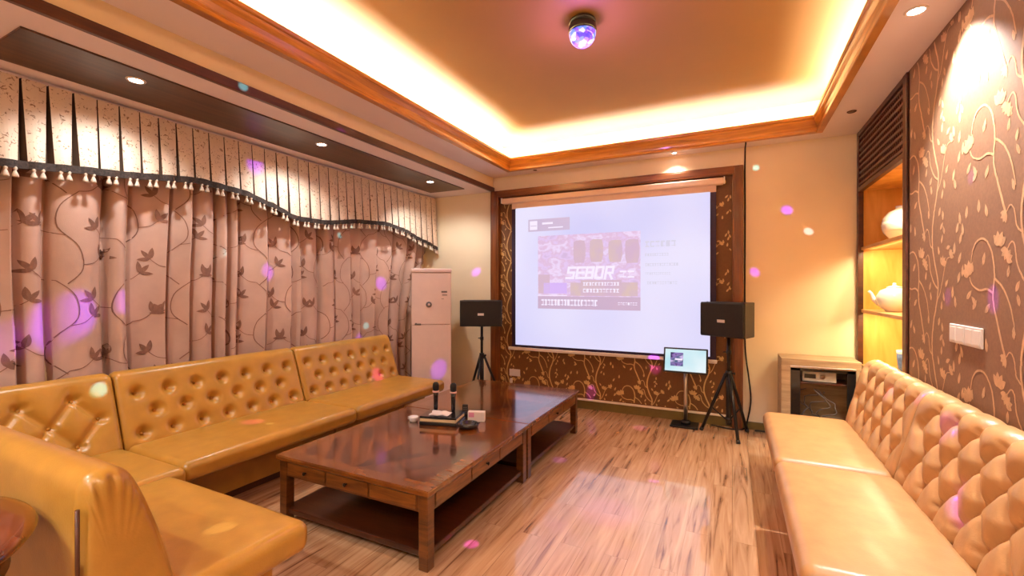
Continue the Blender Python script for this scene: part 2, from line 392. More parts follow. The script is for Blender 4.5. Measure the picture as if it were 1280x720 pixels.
# feature panel in the back wall
FX0, FX1, FZ1 = -2.83, .095, 2.69
b = MB()
b.box(FX0, FX0+.115, YB-.075, YB, 0, FZ1, .006); b.box(FX0+.02, FX0+.095, YB-.085, YB-.07, 0, FZ1-.02, .004)
b.box(FX1-.10, FX1, YB-.075, YB, 0, FZ1, .006); b.box(FX1-.08, FX1-.02, YB-.085, YB-.07, 0, FZ1-.02, .004)
b.box(FX0+.113, FX1-.098, YB-.075, YB, FZ1-.09, FZ1, .006, mi=1); b.box(FX0+.095, FX1-.08, YB-.085, YB-.07, FZ1-.075, FZ1-.02, .004, mi=1)
struct(b.build('trim_5', [M['frame'], M['frameh']]), 'brown wood frame round the floral panel')
b = MB(); b.box(FX0+.11, FX1-.095, YB-.022, YB, .10, FZ1-.085)
rv = random.Random(11); polys = []
for k in range(-1, 6):
    for r in range(-1, 7): polys += wall_vine((-2.66+.585*k, .06+.403*r), .65, rv, 1.45, .6)
emboss(b, polys, lambda u, v, j: (u, YB-.0226-.0010*j, v), 1, lambda u, v: FX0+.12 < u < FX1-.105 and .125 < v < FZ1-.095)
struct(b.build('trim_6', [M['paperp'], M['vinep']], recalc=False), 'brown floral wallpaper panel behind the screen')
b = MB(); b.box(FX0+.114, FX1-.099, YB-.036, YB-.018, .100, .122, .003); struct(b.build('trim_7', M['whitestrip']), 'pale strip under the floral panel')
b = MB(); b.box(XL, FX0, YB-.018, YB, 0, .075, .003); b.box(FX0+.114, FX1-.099, YB-.018, YB, 0, .10, .003); b.box(FX1, XR+.0, YB-.018, YB, 0, .075, .003); struct(b.build('baseboard_back', M['base']))
b = MB(); b.box(XR-.018, XR, YF, NY0-.03, 0, .075, .003); struct(b.build('baseboard_right', M['base']))
b = MB(); b.box(XL, XL+.018, YF, YB, 0, .075, .003); struct(b.build('baseboard_left', M['base']))

# ------------------------------------------------------------------ curtain and valance
rc = random.Random(5)
ys = [-1.2]; dep = []; kin = []
while ys[-1] < 5.06: ys.append(ys[-1]+rc.choice((.10, .14, .20, .25, .29, .32))); dep.append(rc.uniform(.10, .138)); kin.append(rc.random() < .6)
ys[-1] = 5.07
def cur(y, z, off=0.):
    yy = max(ys[0], min(ys[-1]-1e-6, y+.012*sin(3*z+2.2*y)))
    i = max(k for k in range(len(ys)-1) if ys[k] <= yy)
    wf = ys[i+1]-ys[i]; t = ((yy-ys[i])-.013)/(wf-.026); out_ = t <= 0 or t >= 1; t = max(0., min(1., t))
    a = sin(pi*t); fa = (min(1, (1-t)/.08)**.5)*(.34+.66*t**1.3)*(min(1, t/.05)**.5) if kin[i] else (a**.36 if a > 0 else 0); fa = 0 if out_ else fa; x = -3.945+dep[i]*fa+.012*sin(9*yy+z)
    g = max(0, min(1, (y-3.4)/1.6)); g = g*g
    zz = max(0, min(1, (2.15-z)/1.4)); zz = zz*zz*(3-2*zz)
    return (x+off, y-.27*g*zz, z)
b = MB()
NY = 1500
b.grid(lambda u, v: cur(-1.2+6.27*u, .03+2.62*v), NY, 18)
polys = []; rp = random.Random(2)
for i in range(19):
    for j in range(5):
        polys += curtain_sprig(-1.05+i*.335+rp.uniform(-.03, .03), .02+j*.58+(.29 if i % 2 else 0), rp, 1 if (i//2+j) % 2 else -1)
emboss(b, polys, lambda u, v, j: cur(u, v, .003+.0015*j), 1, lambda u, v: -1.1 < u < 5.04 and .05 < v < 2.6)
tag(b.build('curtain', [M['curtain'], M['curleaf']], recalc=False), 'long pinkish beige pleated curtain with brown leaf sprigs behind the sofas', 'curtain')

SC = [(-.9, 2.06), (0, 2.2), (.7, 2.09), (1.0, 2.11), (1.46, 2.155), (2.05, 2.225), (2.37, 2.20), (2.62, 2.14), (2.9, 2.055), (3.2, 2.055), (3.72, 2.13), (4.1, 2.155), (4.4, 2.12), (4.87, 2.01), (5.17, 1.93)]
def zb(y):
    for (a, za), (c, zc) in zip(SC, SC[1:]):
        if a <= y <= c:
            t = (y-a)/(c-a); t = t*t*(3-2*t)*.5+t*.5; return za+(zc-za)*t
    return SC[0][1] if y < SC[0][0] else SC[-1][1]
val = thing('valance', 'pleated cream valance with brown brocade top and tassel fringe above the curtain', 'valance', (-3.74, 2.2, 2.1))
PV = .1165; VY0 = -.9; NP = 52
rw = random.Random(9); nw = [rw.choice((.005, .006, .008, .010, .012)) if k > 19 or k < 15 else .019 for k in range(NP+2)]
OV = Vector((-3.74, 2.2, 2.1))
b = MB(); tb = MB(); BR = []
def vx(y): return -3.735-.006*sin(y*7)+(.0 if y < 5.0 else -.0)
NZ = 14
for k in range(NP):
    ya = VY0+PV*k; cols = []
    def col(tt, side):
        pts = []
        for r in range(NZ+1):
            f = r/NZ
            w0 = nw[k]*(1-f*.85)+.002; w1 = nw[k+1]*(1-f*.85)+.002
            y0, y1 = ya+w0, ya+PV-w1
            y = y0+(y1-y0)*tt; x = vx(y)+.012*sin(pi*tt)*(1-f*.6)+.035*(1-f)
            zlo = zb(y)+.055; z = zlo+(ZL-.024-zlo)*f
            if side: x -= .042; y = ya if tt == 0 else ya+PV
            pts.append(Vector((x, y, z))-OV)
        return pts
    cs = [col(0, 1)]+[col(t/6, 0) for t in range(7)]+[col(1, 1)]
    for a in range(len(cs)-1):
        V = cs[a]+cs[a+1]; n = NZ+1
        b.add(V, [[r, r+1, n+r+1, n+r] for r in range(NZ)], 1 if a in (0, len(cs)-2) else 0, True)  # pleat sides coloured darker than the fronts
    for t in range(7):
        p = cs[1+t][0]; BR.append([p+Vector((.006, 0, .012)), p+Vector((.009, 0, -.034)), p+Vector((-.006, 0, -.034)), p+Vector((-.006, 0, .012))])
V = [q for r_ in BR for q in r_]; F = []
for t in range(len(BR)-1):
    for q in range(4): F.append([t*4+q, t*4+(q+1) % 4, (t+1)*4+(q+1) % 4, (t+1)*4+q])
n = len(V); F += [[0, 1, 2, 3], [n-1, n-2, n-3, n-4]]; tb.add(V, F)
b.build('pleated_fabric', [M['valance'], M['pleatside']], val, recalc=False)
tb.build('braid_trim', M['braid'], val)
m0 = MB(); m0.lathe([(0, 0), (.017, 0), (.015, .012), (.008, .032), (.005, .038), (.010, .044), (.010, .053), (.004, .060), (.003, .085), (0, .085)], 8)
ta = None; nt_ = 0; y = .93
while y < 5.14 and nt_ < 100:
    k = int((y-VY0)/PV); t = (y-VY0)/PV-k
    if .2 < t < .9:
        loc = Vector((vx(y)+.045, y, zb(y)-.030))-OV
        if ta is None: ta = m0.build('tassel', M['tassel'], val)
        else: o = ta.copy(); COL.objects.link(o); o.parent = val; ta2 = o
        (ta if nt_ == 0 else ta2).location = loc
        nt_ += 1
    y += .0388

# ------------------------------------------------------------------ sofas
def chaikin(P, n=3):
    for _ in range(n):
        Q = [P[0]]
        for a, c in zip(P, P[1:]): Q += [(.75*a[0]+.25*c[0], .75*a[1]+.25*c[1]), (.25*a[0]+.75*c[0], .25*a[1]+.75*c[1])]
        P = Q+[P[-1]]
    return P
def resample(P, ds):
    d = [0]
    for a, c in zip(P, P[1:]): d.append(d[-1]+math.dist(a, c))
    n = max(2, round(d[-1]/ds)); out = []; i = 0
    for k in range(n+1):
        s = d[-1]*k/n
        while i < len(d)-2 and d[i+1] < s: i += 1
        t = (s-d[i])/max(1e-9, d[i+1]-d[i]); out.append((P[i][0]+(P[i+1][0]-P[i][0])*t, P[i][1]+(P[i+1][1]-P[i][1])*t))
    return out, d[-1]
def backrest(root, L, prof, rows, pitch, D, rad, crease, mat, ends=(0, 0), x0=0., bx=None, topfold=0., name='backrest', rot=None, buttons=True):
    """upholstered back: profile (depth, height) swept along x, sunk at each button"""
    P, total = resample(chaikin(prof, 3), .011); ns = len(P)-1; ds = total/ns
    nrm = []
    for i in range(len(P)):
        a = P[max(0, i-1)]; c = P[min(ns, i+1)]; dx, dz = c[0]-a[0], c[1]-a[1]; l = math.hypot(dx, dz); nrm.append((dz/l, -dx/l))
    B = []
    for r, s in enumerate(rows):
        n = int(L/pitch); off = (L-pitch*(n-1))/2 if r % 2 == 0 else (L-pitch*n)/2
        m = n if r % 2 == 0 else n+1
        for k in range(m):
            u = off+k*pitch
            if .05 < u < L-.05: B.append((u, s, r))
    segs = []
    if crease:
        for (u, s, r) in B:
            for (u2, s2, r2) in B:
                if r2 == r+1 and abs(u2-u) < pitch*.75: segs.append((u, s, u2, s2))
            if r == 0: segs.append((u, s, u, -.02))
            if r == len(rows)-1 and topfold: segs.append((u, s, u, s+topfold))
    def disp(u, s):
        q = 0.
        for (bu, bs, r) in B:
            d2 = (u-bu)**2+(s-bs)**2
            if d2 < .04: q = max(q, D*math.exp(-d2/(rad*rad)))
        c = 0.
        for (a, p, a2, p2) in segs:
            if min(a, a2)-.05 < u < max(a, a2)+.05 and min(p, p2)-.05 < s < max(p, p2)+.05:
                dx, dy = a2-a, p2-p; ll = dx*dx+dy*dy; t = max(0, min(1, ((u-a)*dx+(s-p)*dy)/ll))
                dd = math.hypot(u-a-dx*t, s-p-dy*t)
                fade = 1-t if p2-p > topfold*.99 and abs(dx) < 1e-6 and topfold else 1
                c = max(c, crease*fade*(math.exp(-(dd/.016)**2)*.55+math.exp(-(dd/.045)**2)*.45))
        e = .016*(math.exp(-(u/.014)**2)+math.exp(-((L-u)/.014)**2))
        lo = .018*math.exp(-(s/.02)**2)
        return -max(q, c)-e-lo
    nu = max(8, round(L/.0125)); V = []
    T = rot or Matrix.Identity(4)
    for i in range(nu+1):
        u = L*i/nu
        for j in range(ns+1):
            d = disp(u, j*ds) if j*ds < total*.72 else -.016*(math.exp(-(u/.014)**2)+math.exp(-((L-u)/.014)**2))
            V.append(T @ Vector((x0+u, P[j][0]+nrm[j][0]*d, P[j][1]+nrm[j][1]*d)))
    mb = MB(); n1 = ns+1
    mb.add(V, [[i*n1+j, (i+1)*n1+j, (i+1)*n1+j+1, i*n1+j+1] for i in range(nu) for j in range(ns)], 0, True)
    for e, i in ((0, 0), (1, nu)):
        bd = [V[i*n1+j] for j in range(n1)]; cen = sum(bd, Vector())/n1
        sg = (T.to_3x3() @ Vector((-1 if e == 0 else 1, 0, 0)))
        rings = [bd]
        for (sc, pf) in ((.965, .010), (.88, .017), (.76, .020), (.4, .024)):
            rg = []
            for j, p in enumerate(bd):
                f = j/ns; w = 0
                if ends[e]: w = .009*math.sin(j*1.25)*max(0, 1-abs(f-.40)/.14)*(1 if sc > .95 else .7 if sc > .85 else 0)
                rg.append(cen+(p-cen)*sc+sg*((pf if ends[e] else pf*.12)+w))
            rings.append(rg)
        VV = [p for g in rings for p in g]+[cen+sg*(.027 if ends[e] else .004)]
        F = []
        for k in range(len(rings)-1):
            for j in range(n1): F.append([k*n1+j, k*n1+(j+1) % n1, (k+1)*n1+(j+1) % n1, (k+1)*n1+j])
        k = len(rings)-1
        for j in range(n1): F.append([k*n1+j, k*n1+(j+1) % n1, len(VV)-1])
        mb.add(VV, F, 0, True)
    o = mb.build(name, mat, root)
    if buttons:
        bt = MB(); bt.lathe([(0, .006), (.006, .0052), (.0105, .002), (.011, -.004), (0, -.006)], 12)
        first = None
        for (u, s, r) in B:
            j = min(ns, max(0, round(s/ds))); d = disp(u, s)
            p = T @ Vector((x0+u, P[j][0]+nrm[j][0]*(d+.004), P[j][1]+nrm[j][1]*(d+.004)))
            nv = T.to_3x3() @ Vector((0, nrm[j][0], nrm[j][1]))
            if first is None: ob = first = bt.build('button', mat, root)
            else: ob = first.copy(); COL.objects.link(ob); ob.parent = root
            ob.location = p; ob.rotation_mode = 'QUATERNION'; ob.rotation_quaternion = nv.to_track_quat('Z', 'Y')
    return o

PROF_L = [(.015, .40), (-.02, .50), (-.075, .66), (-.125, .80), (-.150, .875), (-.205, .895), (-.262, .880), (-.275, .80), (-.275, .12)]
PROF_R = [(.015, .40), (-.005, .50), (-.045, .66), (-.080, .80), (-.105, .880), (-.165, .915), (-.225, .905), (-.245, .83), (-.245, .12)]
ROWS_L = [.10, .235, .37]; ROWS_R = [.10, .23, .36, .48]
def base_part(root, x0, x1, y0, y1, mat):
    mb = MB(); mb.box(x0, x1, y0, y1, .045, .325, .006); mb.build('base', mat, root)
    mb = MB(); mb.box(x0+.01, x1-.01, y0+.01, y1-.01, 0, .045); mb.box(x0+.002, x1-.002, y1-.004, y1+.003, .298, .318, mi=0); mb.build('plinth', M['skirt'], root)
G = 'left hand sectional sofa units'
# far unit, next to the air conditioner
t = thing('sofa_section', 'tan tufted leather sofa section ending beside the white air conditioner', 'sofa', (-3.45, 4.07, 0), -pi/2)
L = 4.07-2.80
base_part(t, .004, L-.004, -.25, .36, M['leather'])
mb = MB(); rbox(mb, .004, L-.004, -.02, .64, .315, .435, .045, .012); mb.build('seat_cushion', M['leather'], t)
backrest(t, L-.014, PROF_L, ROWS_L, .178, .046, .031, .0, M['leather'], x0=.007)
# middle unit
t = thing('sofa_section', 'longest tan leather sofa section with three button rows, middle of the curtain side', 'sofa', (-3.45, 2.80, 0), -pi/2)
L = 2.80-1.46
base_part(t, .004, L-.004, -.25, .36, M['leather'])
mb = MB(); rbox(mb, .004, L-.004, -.02, .64, .315, .435, .045, .012); mb.build('seat_cushion', M['leather'], t)
backrest(t, L-.014, PROF_L, ROWS_L, .186, .052, .033, .0, M['leather'], x0=.007)
# corner unit
t = thing('sofa_section', 'tan leather corner sofa section with creased diamond tufting at the left edge', 'sofa', (-3.45, 1.46, 0), -pi/2)
base_part(t, .004, .86, -.25, .36, M['leather'])
mb = MB(); rbox(mb, .004, .62, -.02, .698, .315, .435, .04, .012); mb.build('seat_cushion', M['leather'], t)
backrest(t, .853, PROF_L, [.11, .25, .39], .225, .046, .034, .030, M['leather'], x0=.007, topfold=.10)
backrest(t, .922, PROF_L, ROWS_L, .19, .034, .035, .016, M['leather'], rot=Matrix.Translation((.59, -.23, 0)) @ Matrix.Rotation(pi/2, 4, 'Z'), topfold=.10)
# near unit with its own end panel
t = thing('sofa_section', 'tan leather sofa section nearest the round side table, seen from its end', 'sofa', (-2.745, .87, 0), 0)
base_part(t, .004, 1.03, -.25, .36, M['leather'])
mb = MB(); rbox(mb, .004, 1.095, -.02, .50, .30, .435, .05, .014); mb.build('seat_cushion', M['leather'], t)
PROF_C = [(.03, .30), (.01, .42), (-.03, .60), (-.085, .77), (-.125, .865), (-.175, .90), (-.240, .885), (-.262, .82), (-.262, .02)]
backrest(t, 1.02, PROF_C, [.19, .33, .47], .19, .034, .035, .014, M['leather'], ends=(0, 1), x0=.008, topfold=.12)
mb = MB()
mb.tube([(1.035, -.262, z) for z in (.03, .2, .4, .6, .80)], .006, 8)
mb.build('welt', M['seam'], t)
# right hand sofa: two units
for (y0, L, lab, bx) in ((3.06, 1.14, 'tan tufted leather sofa unit in front of the lit display niche', 0), (1.90, 1.155, 'nearest tan tufted leather sofa unit against the vine wallpaper under the wall switches', 0)):
    t = thing('sofa_section', lab, 'sofa', (.775, y0, 0), pi/2)
    base_part(t, .004, L-.004, -.225, .34, M['leatherr'])
    mb = MB(); rbox(mb, .004, L-.004, -.02, .555, .315, .44, .05, .014); mb.build('seat_cushion', M['leatherr'], t)
    backrest(t, L-.014, PROF_R, ROWS_R, .19, .052, .038, .046, M['leatherr'], x0=.007, topfold=.17)

# ------------------------------------------------------------------ coffee tables
def coffee_table(name, label, X0, X1, Y0, Y1, plain_side):
    w, d = (X1-X0)/2, (Y1-Y0)/2
    t = thing(name, label, 'table', ((X0+X1)/2, (Y0+Y1)/2, 0))
    H = .42
    mb = MB(); bw = .085
    mb.box(-w, w, -d, d, H-.030, H-.004, .005, mi=2)
    # veneered field: border strips and four quarter-matched panels
    z = H-.0035; zi = H
    for (x0, x1, y0, y1) in ((-w+.004, w-.004, -d+.004, -d+bw), (-w+.004, w-.004, d-bw, d-.004), (-w+.004, -w+bw, -d+bw, d-bw), (w-bw, w-.004, -d+bw, d-bw)): mb.box(x0, x1, y0, y1, H-.006, H, mi=2)
    xi, yi = w-bw, d-bw
    quad = [((-xi, -yi), (0, -yi), (0, 0), (-xi, 0), 0), ((0, -yi), (xi, -yi), (xi, 0), (0, 0), 1), ((0, 0), (xi, 0), (xi, yi), (0, yi), 0), ((-xi, 0), (0, 0), (0, yi), (-xi, yi), 1)]
    for q in quad: mb.add([(x, y, zi) for x, y in q[:4]], [[0, 1, 2, 3]], q[4])
    mb.build('tabletop', [M['tabletop'], M['tabletop2'], M['tableedge']], t, recalc=False)
    for sx in (-1, 1):
        for sy in (-1, 1):
            mb = MB(); cx, cy = sx*(w-.045), sy*(d-.045)
            mb.box(cx-.029, cx+.029, cy-.029, cy+.029, 0, H-.03, .004); mb.build('leg', M['tablewood'], t)
    mb = MB(); a, c = w-.022, d-.022
    mb.box(-a+.05, a-.05, -c, -c+.02, H-.125, H-.03); mb.box(-a+.05, a-.05, c-.02, c, H-.125, H-.03)
    mb.box(-a, -a+.02, -c+.05, c-.05, H-.125, H-.03); mb.box(a-.02, a, -c+.05, c-.05, H-.125, H-.03)
    mb.build('apron', M['tablewood'], t)
    mb = MB(); mb.box(-w+.03, w-.03, -d+.03, d-.03, .06, .092, .005); mb.build('shelf', M['tableshelf'], t)
    # drawers, three to a side, seated in the apron
    L1 = 2*(a-.06)/3; L2 = 2*(c-.06)/3
    for k in range(3):
        x0 = -a+.06+L1*k
        for sy in (-1, 1):
            mb = MB(); y = sy*c; mb.box(x0+.008, x0+L1-.008, min(y, y+sy*.007), max(y, y+sy*.007), H-.112, H-.040, .003)
            o = mb.build('drawer', M['tabledrawer'], t)
            if k < 2 and sy != plain_side:
                kb = MB(); kb.lathe([(0, 0), (.005, 0), (.005, .010), (.011, .014), (.011, .019), (0, .023)], 14, mat=Matrix.Translation((x0+L1/2, y+sy*.006, H-.076)) @ Matrix.Rotation(sy*-pi/2, 4, 'X')); kb.build('knob', M['knob'], o)
        y0 = -c+.06+L2*k
        for sx in (-1, 1):
            mb = MB(); x = sx*a; mb.box(min(x, x+sx*.007), max(x, x+sx*.007), y0+.008, y0+L2-.008, H-.112, H-.040, .003)
            o = mb.build('drawer', M['tabledrawer'], t)
            if k == 1:
                kb = MB(); kb.lathe([(0, 0), (.005, 0), (.005, .010), (.011, .014), (.011, .019), (0, .023)], 14, mat=Matrix.Translation((x+sx*.006, y0+L2/2, H-.076)) @ Matrix.Rotation(sx*pi/2, 4, 'Y')); kb.build('knob', M['knob'], o)
    return t
coffee_table('coffee_table', 'dark brown wooden coffee table holding the microphones, nearest the viewer', -2.52, -1.368, 1.825, 3.068, 1)
coffee_table('coffee_table', 'bare dark wooden coffee table catching purple screen glow, nearer the screen', -2.56, -1.372, 3.074, 4.31, -1)

# things on the table
ZT = .4201
t = thing('microphone_dock', 'low black and beige charging dock under the two microphones', 'dock', (-1.985, 2.83, ZT), R_(14))
mb = MB(); mb.box(-.145, .145, -.11, .11, 0, .026, .006); mb.build('foot', M['blackgloss'], t)
mb = MB(); mb.box(-.140, .140, -.105, .105, .026, .050, .004); mb.build('middle_layer', M['beige'], t)
mb = MB(); mb.box(-.143, .143, -.108, .108, .050, .066, .004); mb.build('top_plate', M['blackgloss'], t)
t2 = MB(); t2.grid(lambda u, v: (-.085+.15*u+.01*sin(5*v), -.075+.11*v, .0+.006+.014*sin(3.1*u)*sin(3.1*v)+.004*sin(11*u+7*v)), 14, 10); t2.grid(lambda u, v: (-.085+.15*u, -.075+.11*v, 0), 2, 2)
o = t2.build('napkin', M['tissue']); o.location = (-1.985, 2.83, ZT+.0665); o.rotation_euler = (0, 0, R_(14)); tag(o, 'crumpled white paper napkin lying on top of the dock', 'napkin')
def mic(loc, label):
    t = thing('microphone', label, 'microphone', loc, 0, 'wireless microphones standing in the dock')
    mb = MB(); mb.lathe([(0, 0), (.013, 0), (.0155, .012), (.0165, .05), (.018, .11), (.020, .138), (0, .138)], 20); mb.build('body', M['blackgloss'], t)
    mb = MB(); mb.lathe([(0, .138), (.0225, .138), (.0265, .141), (.0265, .149), (.0225, .152), (0, .152)], 20); mb.build('ring', M['pinkring'], t)
    mb = MB(); mb.lathe([(0, .152), (.021, .152), (.0245, .168), (.0255, .19), (.023, .206), (.014, .216), (0, .219)], 20); mb.build('grille_head', M['grille'], t)
    return t
mz = ZT+.0665
mic((-2.088, 2.885, mz), 'left black microphone standing upright on the dock, further from the pink card')
mic((-1.945, 2.915, mz), 'right black microphone standing upright on the dock, beside the pink card')
t = thing('ashtray', 'black glossy round ashtray at the right end of the dock', 'ashtray', (-1.735, 2.80, ZT))
mb = MB(); mb.lathe([(0, 0), (.062, 0), (.072, .008), (.076, .030), (.070, .034), (.062, .030), (.056, .012), (0, .010)], 28); mb.build('bowl', M['blackgloss'], t)
mb = MB()
for k in range(3):
    a = k*2*pi/3+.4; mb.box(-.012, .012, -.006, .006, -.003, .003, .002, mat=Matrix.Translation((.072*cos(a), .072*sin(a), .035)) @ Matrix.Rotation(a, 4, 'Z'))
mb.build('cigarette_rest', M['blackgloss'], t)
t = thing('card_pack', 'small white and pink pack standing behind the black ashtray', 'pack', (-1.765, 2.965, ZT), R_(20))
mb = MB(); mb.box(-.065, .065, -.025, .025, 0, .075, .003); mb.build('carton', M['tissue'], t)
mb = MB(); mb.box(-.055, -.015, -.0262, -.0248, .035, .07, .0004); mb.build('pink_patch', M['pinkcard'], t)
t = thing('cup', 'small white cup lying open beside the left end of the dock', 'cup', (-2.195, 2.745, ZT))
mb = MB(); mb.lathe([(0, 0), (.026, 0), (.030, .004), (.038, .036), (.036, .037), (.028, .007), (0, .005)], 24); mb.build('bowl', M['porcelain'], t)
mb = MB(); mb.tube([(-.034, 0, .030), (-.052, 0, .028), (-.054, 0, .014), (-.032, 0, .010)], .0035, 8); mb.build('handle', M['porcelain'], t)
t = thing('remote_control', 'short black remote control leaning upright between the microphones and pack', 'remote control', (-1.89, 3.0, ZT), R_(25))
mb = MB(); mb.box(-.022, .022, -.010, .010, 0, .105, .004); mb.build('case', M['black'], t)
mb = MB()
for k in range(4):
    for j in range(2): mb.box(-.013+.016*j, -.003+.016*j, -.0112, -.0098, .03+.016*k, .038+.016*k, .0004)
mb.build('keypad', M['acgrey'], t)

# ------------------------------------------------------------------ round side table
t = thing('side_table', 'round dark wood side table cut off at the lower left corner', 'table', (-1.985, .12, 0))
mb = MB(); mb.lathe([(0, .742), (.44, .742), (.463, .752), (.470, .764), (.463, .776), (.44, .78), (0, .78)], 72); mb.build('tabletop', M['sidetable'], t)
mb = MB(); mb.lathe([(.41, .66), (.415, .66), (.415, .742), (.395, .742), (.395, .66), (.41, .66)], 64); mb.build('apron', M['tablewood'], t)
for k in range(4):
    a = k*pi/2+pi/4; mb = MB(); mb.tube([(.34*cos(a), .34*sin(a), .0), (.345*cos(a), .345*sin(a), .4), (.36*cos(a), .36*sin(a), .742)], [.018, .022, .030], 12); mb.build('leg', M['tablewood'], t)
mb = MB(); mb.lathe([(0, .18), (.32, .18), (.33, .19), (.32, .202), (0, .202)], 48); mb.build('shelf', M['tablewood'], t)

# ------------------------------------------------------------------ air conditioner
t = thing('air_conditioner', 'tall white floor-standing air conditioner in the left back corner', 'air conditioner', (-3.385, 4.59, 0), R_(35))
AW, AD, AH = .48, .30, 1.675
mb = MB(); mb.box(-AW/2, AW/2, -AD/2+.018, AD/2, .05, AH-.01, .012); mb.build('body', M['acbody'], t)
mb = MB(); mb.box(-AW/2-.004, AW/2+.004, -AD/2+.01, AD/2+.004, 0, .05, .006); mb.build('plinth', M['acgrey'], t)
mb = MB(); mb.box(-AW/2+.004, AW/2-.004, -AD/2, -AD/2+.018, .06, .985, .005); mb.build('lower_panel', M['acbody'], t)
mb = MB(); mb.box(-AW/2+.004, AW/2-.004, -AD/2, -AD/2+.018, .992, AH-.055, .005); mb.build('upper_panel', M['acbody'], t)
mb = MB(); mb.box(-AW/2-.004, AW/2+.004, -AD/2-.004, AD/2+.004, AH-.05, AH, .01); mb.build('top_cap', M['acbody'], t)
rx = Matrix.Rotation(pi/2, 4, 'X')
mb = MB(); mb.lathe([(0, 0), (.036, 0), (.036, .004), (.030, .007), (0, .007)], 28, mat=Matrix.Translation((-.03, -AD/2, 1.235)) @ rx); o = mb.build('dial', M['acgrey'], t)
mb = MB(); mb.lathe([(0, .007), (.014, .007), (.012, .010), (0, .010)], 20, mat=Matrix.Translation((-.03, -AD/2, 1.235)) @ rx); mb.build('dial_hub', M['acbody'], o)
mb = MB(); mb.box(-.20, -.125, -AD/2-.006, -AD/2, .985, 1.005, .002); mb.box(-.195, -.175, -AD/2-.007, -AD/2, .99, 1.012, .002); mb.build('handle', M['acgrey'], t)
mb = MB(); mb.box(.12, .19, -AD/2-.0015, -AD/2, 1.38, 1.40); mb.box(.13, .19, -AD/2-.0015, -AD/2, 1.345, 1.355); mb.box(.12, .15, -AD/2-.0015, -AD/2, 1.30, 1.306); mb.build('energy_label', M['acgrey'], t)

# ------------------------------------------------------------------ loudspeakers on stands
def speaker_stand(loc, label, a0, ht, spread, rz=0):
    t = thing('speaker_stand', label, 'speaker stand', loc, rz)
    mb = MB(); mb.tube([(0, 0, .10), (0, 0, ht*.62)], .025, 14); mb.build('lower_pole', M['metalblk'], t)
    mb = MB(); mb.tube([(0, 0, ht*.60), (0, 0, ht)], .0165, 14); mb.tube([(0, 0, ht-.006), (0, 0, ht)], .05, 14); mb.build('upper_pole', M['metalblk'], t)
    mb = MB(); mb.tube([(0, 0, ht*.595), (0, 0, ht*.65)], .030, 14); o = mb.build('collar', M['metalblk'], t)
    mb = MB(); mb.tube([(.025, 0, ht*.625), (.058, 0, ht*.625)], [.006, .013], 10); mb.build('knob', M['rubber'], o)
    mb = MB(); mb.tube([(0, 0, ht*.82), (0, 0, ht*.86)], .022, 12); mb.tube([(-.02, 0, ht*.84), (-.05, 0, ht*.84)], .006, 8); mb.build('clamp', M['metalblk'], t)
    for k in range(3):
        a = a0+k*2*pi/3; c, s_ = cos(a), sin(a)
        mb = MB(); mb.tube([(.025*c, .025*s_, ht*.62), (spread*c, spread*s_, .012)], .0155, 10); o = mb.build('leg', M['metalblk'], t)
        mb = MB(); mb.tube([((spread-.006)*c, (spread-.006)*s_, .030), ((spread+.006)*c, (spread+.006)*s_, 0.0)], .019, 10); mb.build('rubber_foot', M['rubber'], o)
        mb = MB(); mb.tube([(.02*c, .02*s_, ht*.15), (spread*.62*c, spread*.62*s_, ht*.255)], .007, 8); mb.build('brace', M['metalblk'], t)
    mb = MB(); mb.tube([(0, 0, ht*.12), (0, 0, ht*.18)], .030, 12); mb.build('brace_collar', M['metalblk'], t)
    return t
def speaker(loc, label, rz, W, Dp, Hh_):
    t = thing('loudspeaker', label, 'speaker', loc, rz)
    mb = MB()
    # cabinet tapers a little towards the back
    f, bk = W/2, W/2-.035
    V = [(-f, -Dp/2+.02, 0), (f, -Dp/2+.02, 0), (bk, Dp/2, .0), (-bk, Dp/2, .0), (-f, -Dp/2+.02, Hh_), (f, -Dp/2+.02, Hh_), (bk, Dp/2, Hh_), (-bk, Dp/2, Hh_)]
    bm = bmesh.new(); vs = [bm.verts.new(v) for v in V]
    for q in ((0, 3, 2, 1), (4, 5, 6, 7), (0, 1, 5, 4), (1, 2, 6, 5), (2, 3, 7, 6), (3, 0, 4, 7)): bm.faces.new([vs[i] for i in q])
    bmesh.ops.bevel(bm, geom=bm.edges[:], offset=.006, segments=2, affect='EDGES', profile=.5); bm.verts.index_update(); mb.addbm(bm)
    mb.build('cabinet', M['black'], t)
    mb = MB(); mb.box(-f+.008, f-.008, -Dp/2, -Dp/2+.024, .008, Hh_-.008, .007); g = mb.build('grille', M['grille'], t)
    mb = MB(); mb.box(-.038, .038, -Dp/2-.003, -Dp/2+.001, Hh_*.42, Hh_*.42+.028, .001); bd = mb.build('badge', M['plategrey'], g)
    mb = MB(); mb.tube([(-f+.05, -Dp/2+.06, Hh_+.001), (-f+.05, -Dp/2+.06, Hh_+.004)], .008, 8); mb.tube([(f-.05, -Dp/2+.06, Hh_+.001), (f-.05, -Dp/2+.06, Hh_+.004)], .008, 8); mb.build('mounting_cap', M['rubber'], t)
    return t
speaker_stand((-2.80, 4.83, 0), 'black tripod stand carrying the speaker left of the screen', R_(-80), .965, .27)
speaker((-2.80, 4.83, .966), 'black loudspeaker on the stand left of the screen, near the air conditioner', R_(24), .52, .24, .32)
speaker_stand((-.035, 4.875, 0), 'black tripod stand carrying the speaker right of the screen', R_(-71), .965, .25)
speaker((-.04, 4.865, .966), 'black loudspeaker on the stand right of the screen, turned to the sofas', R_(-29), .45, .26, .335)

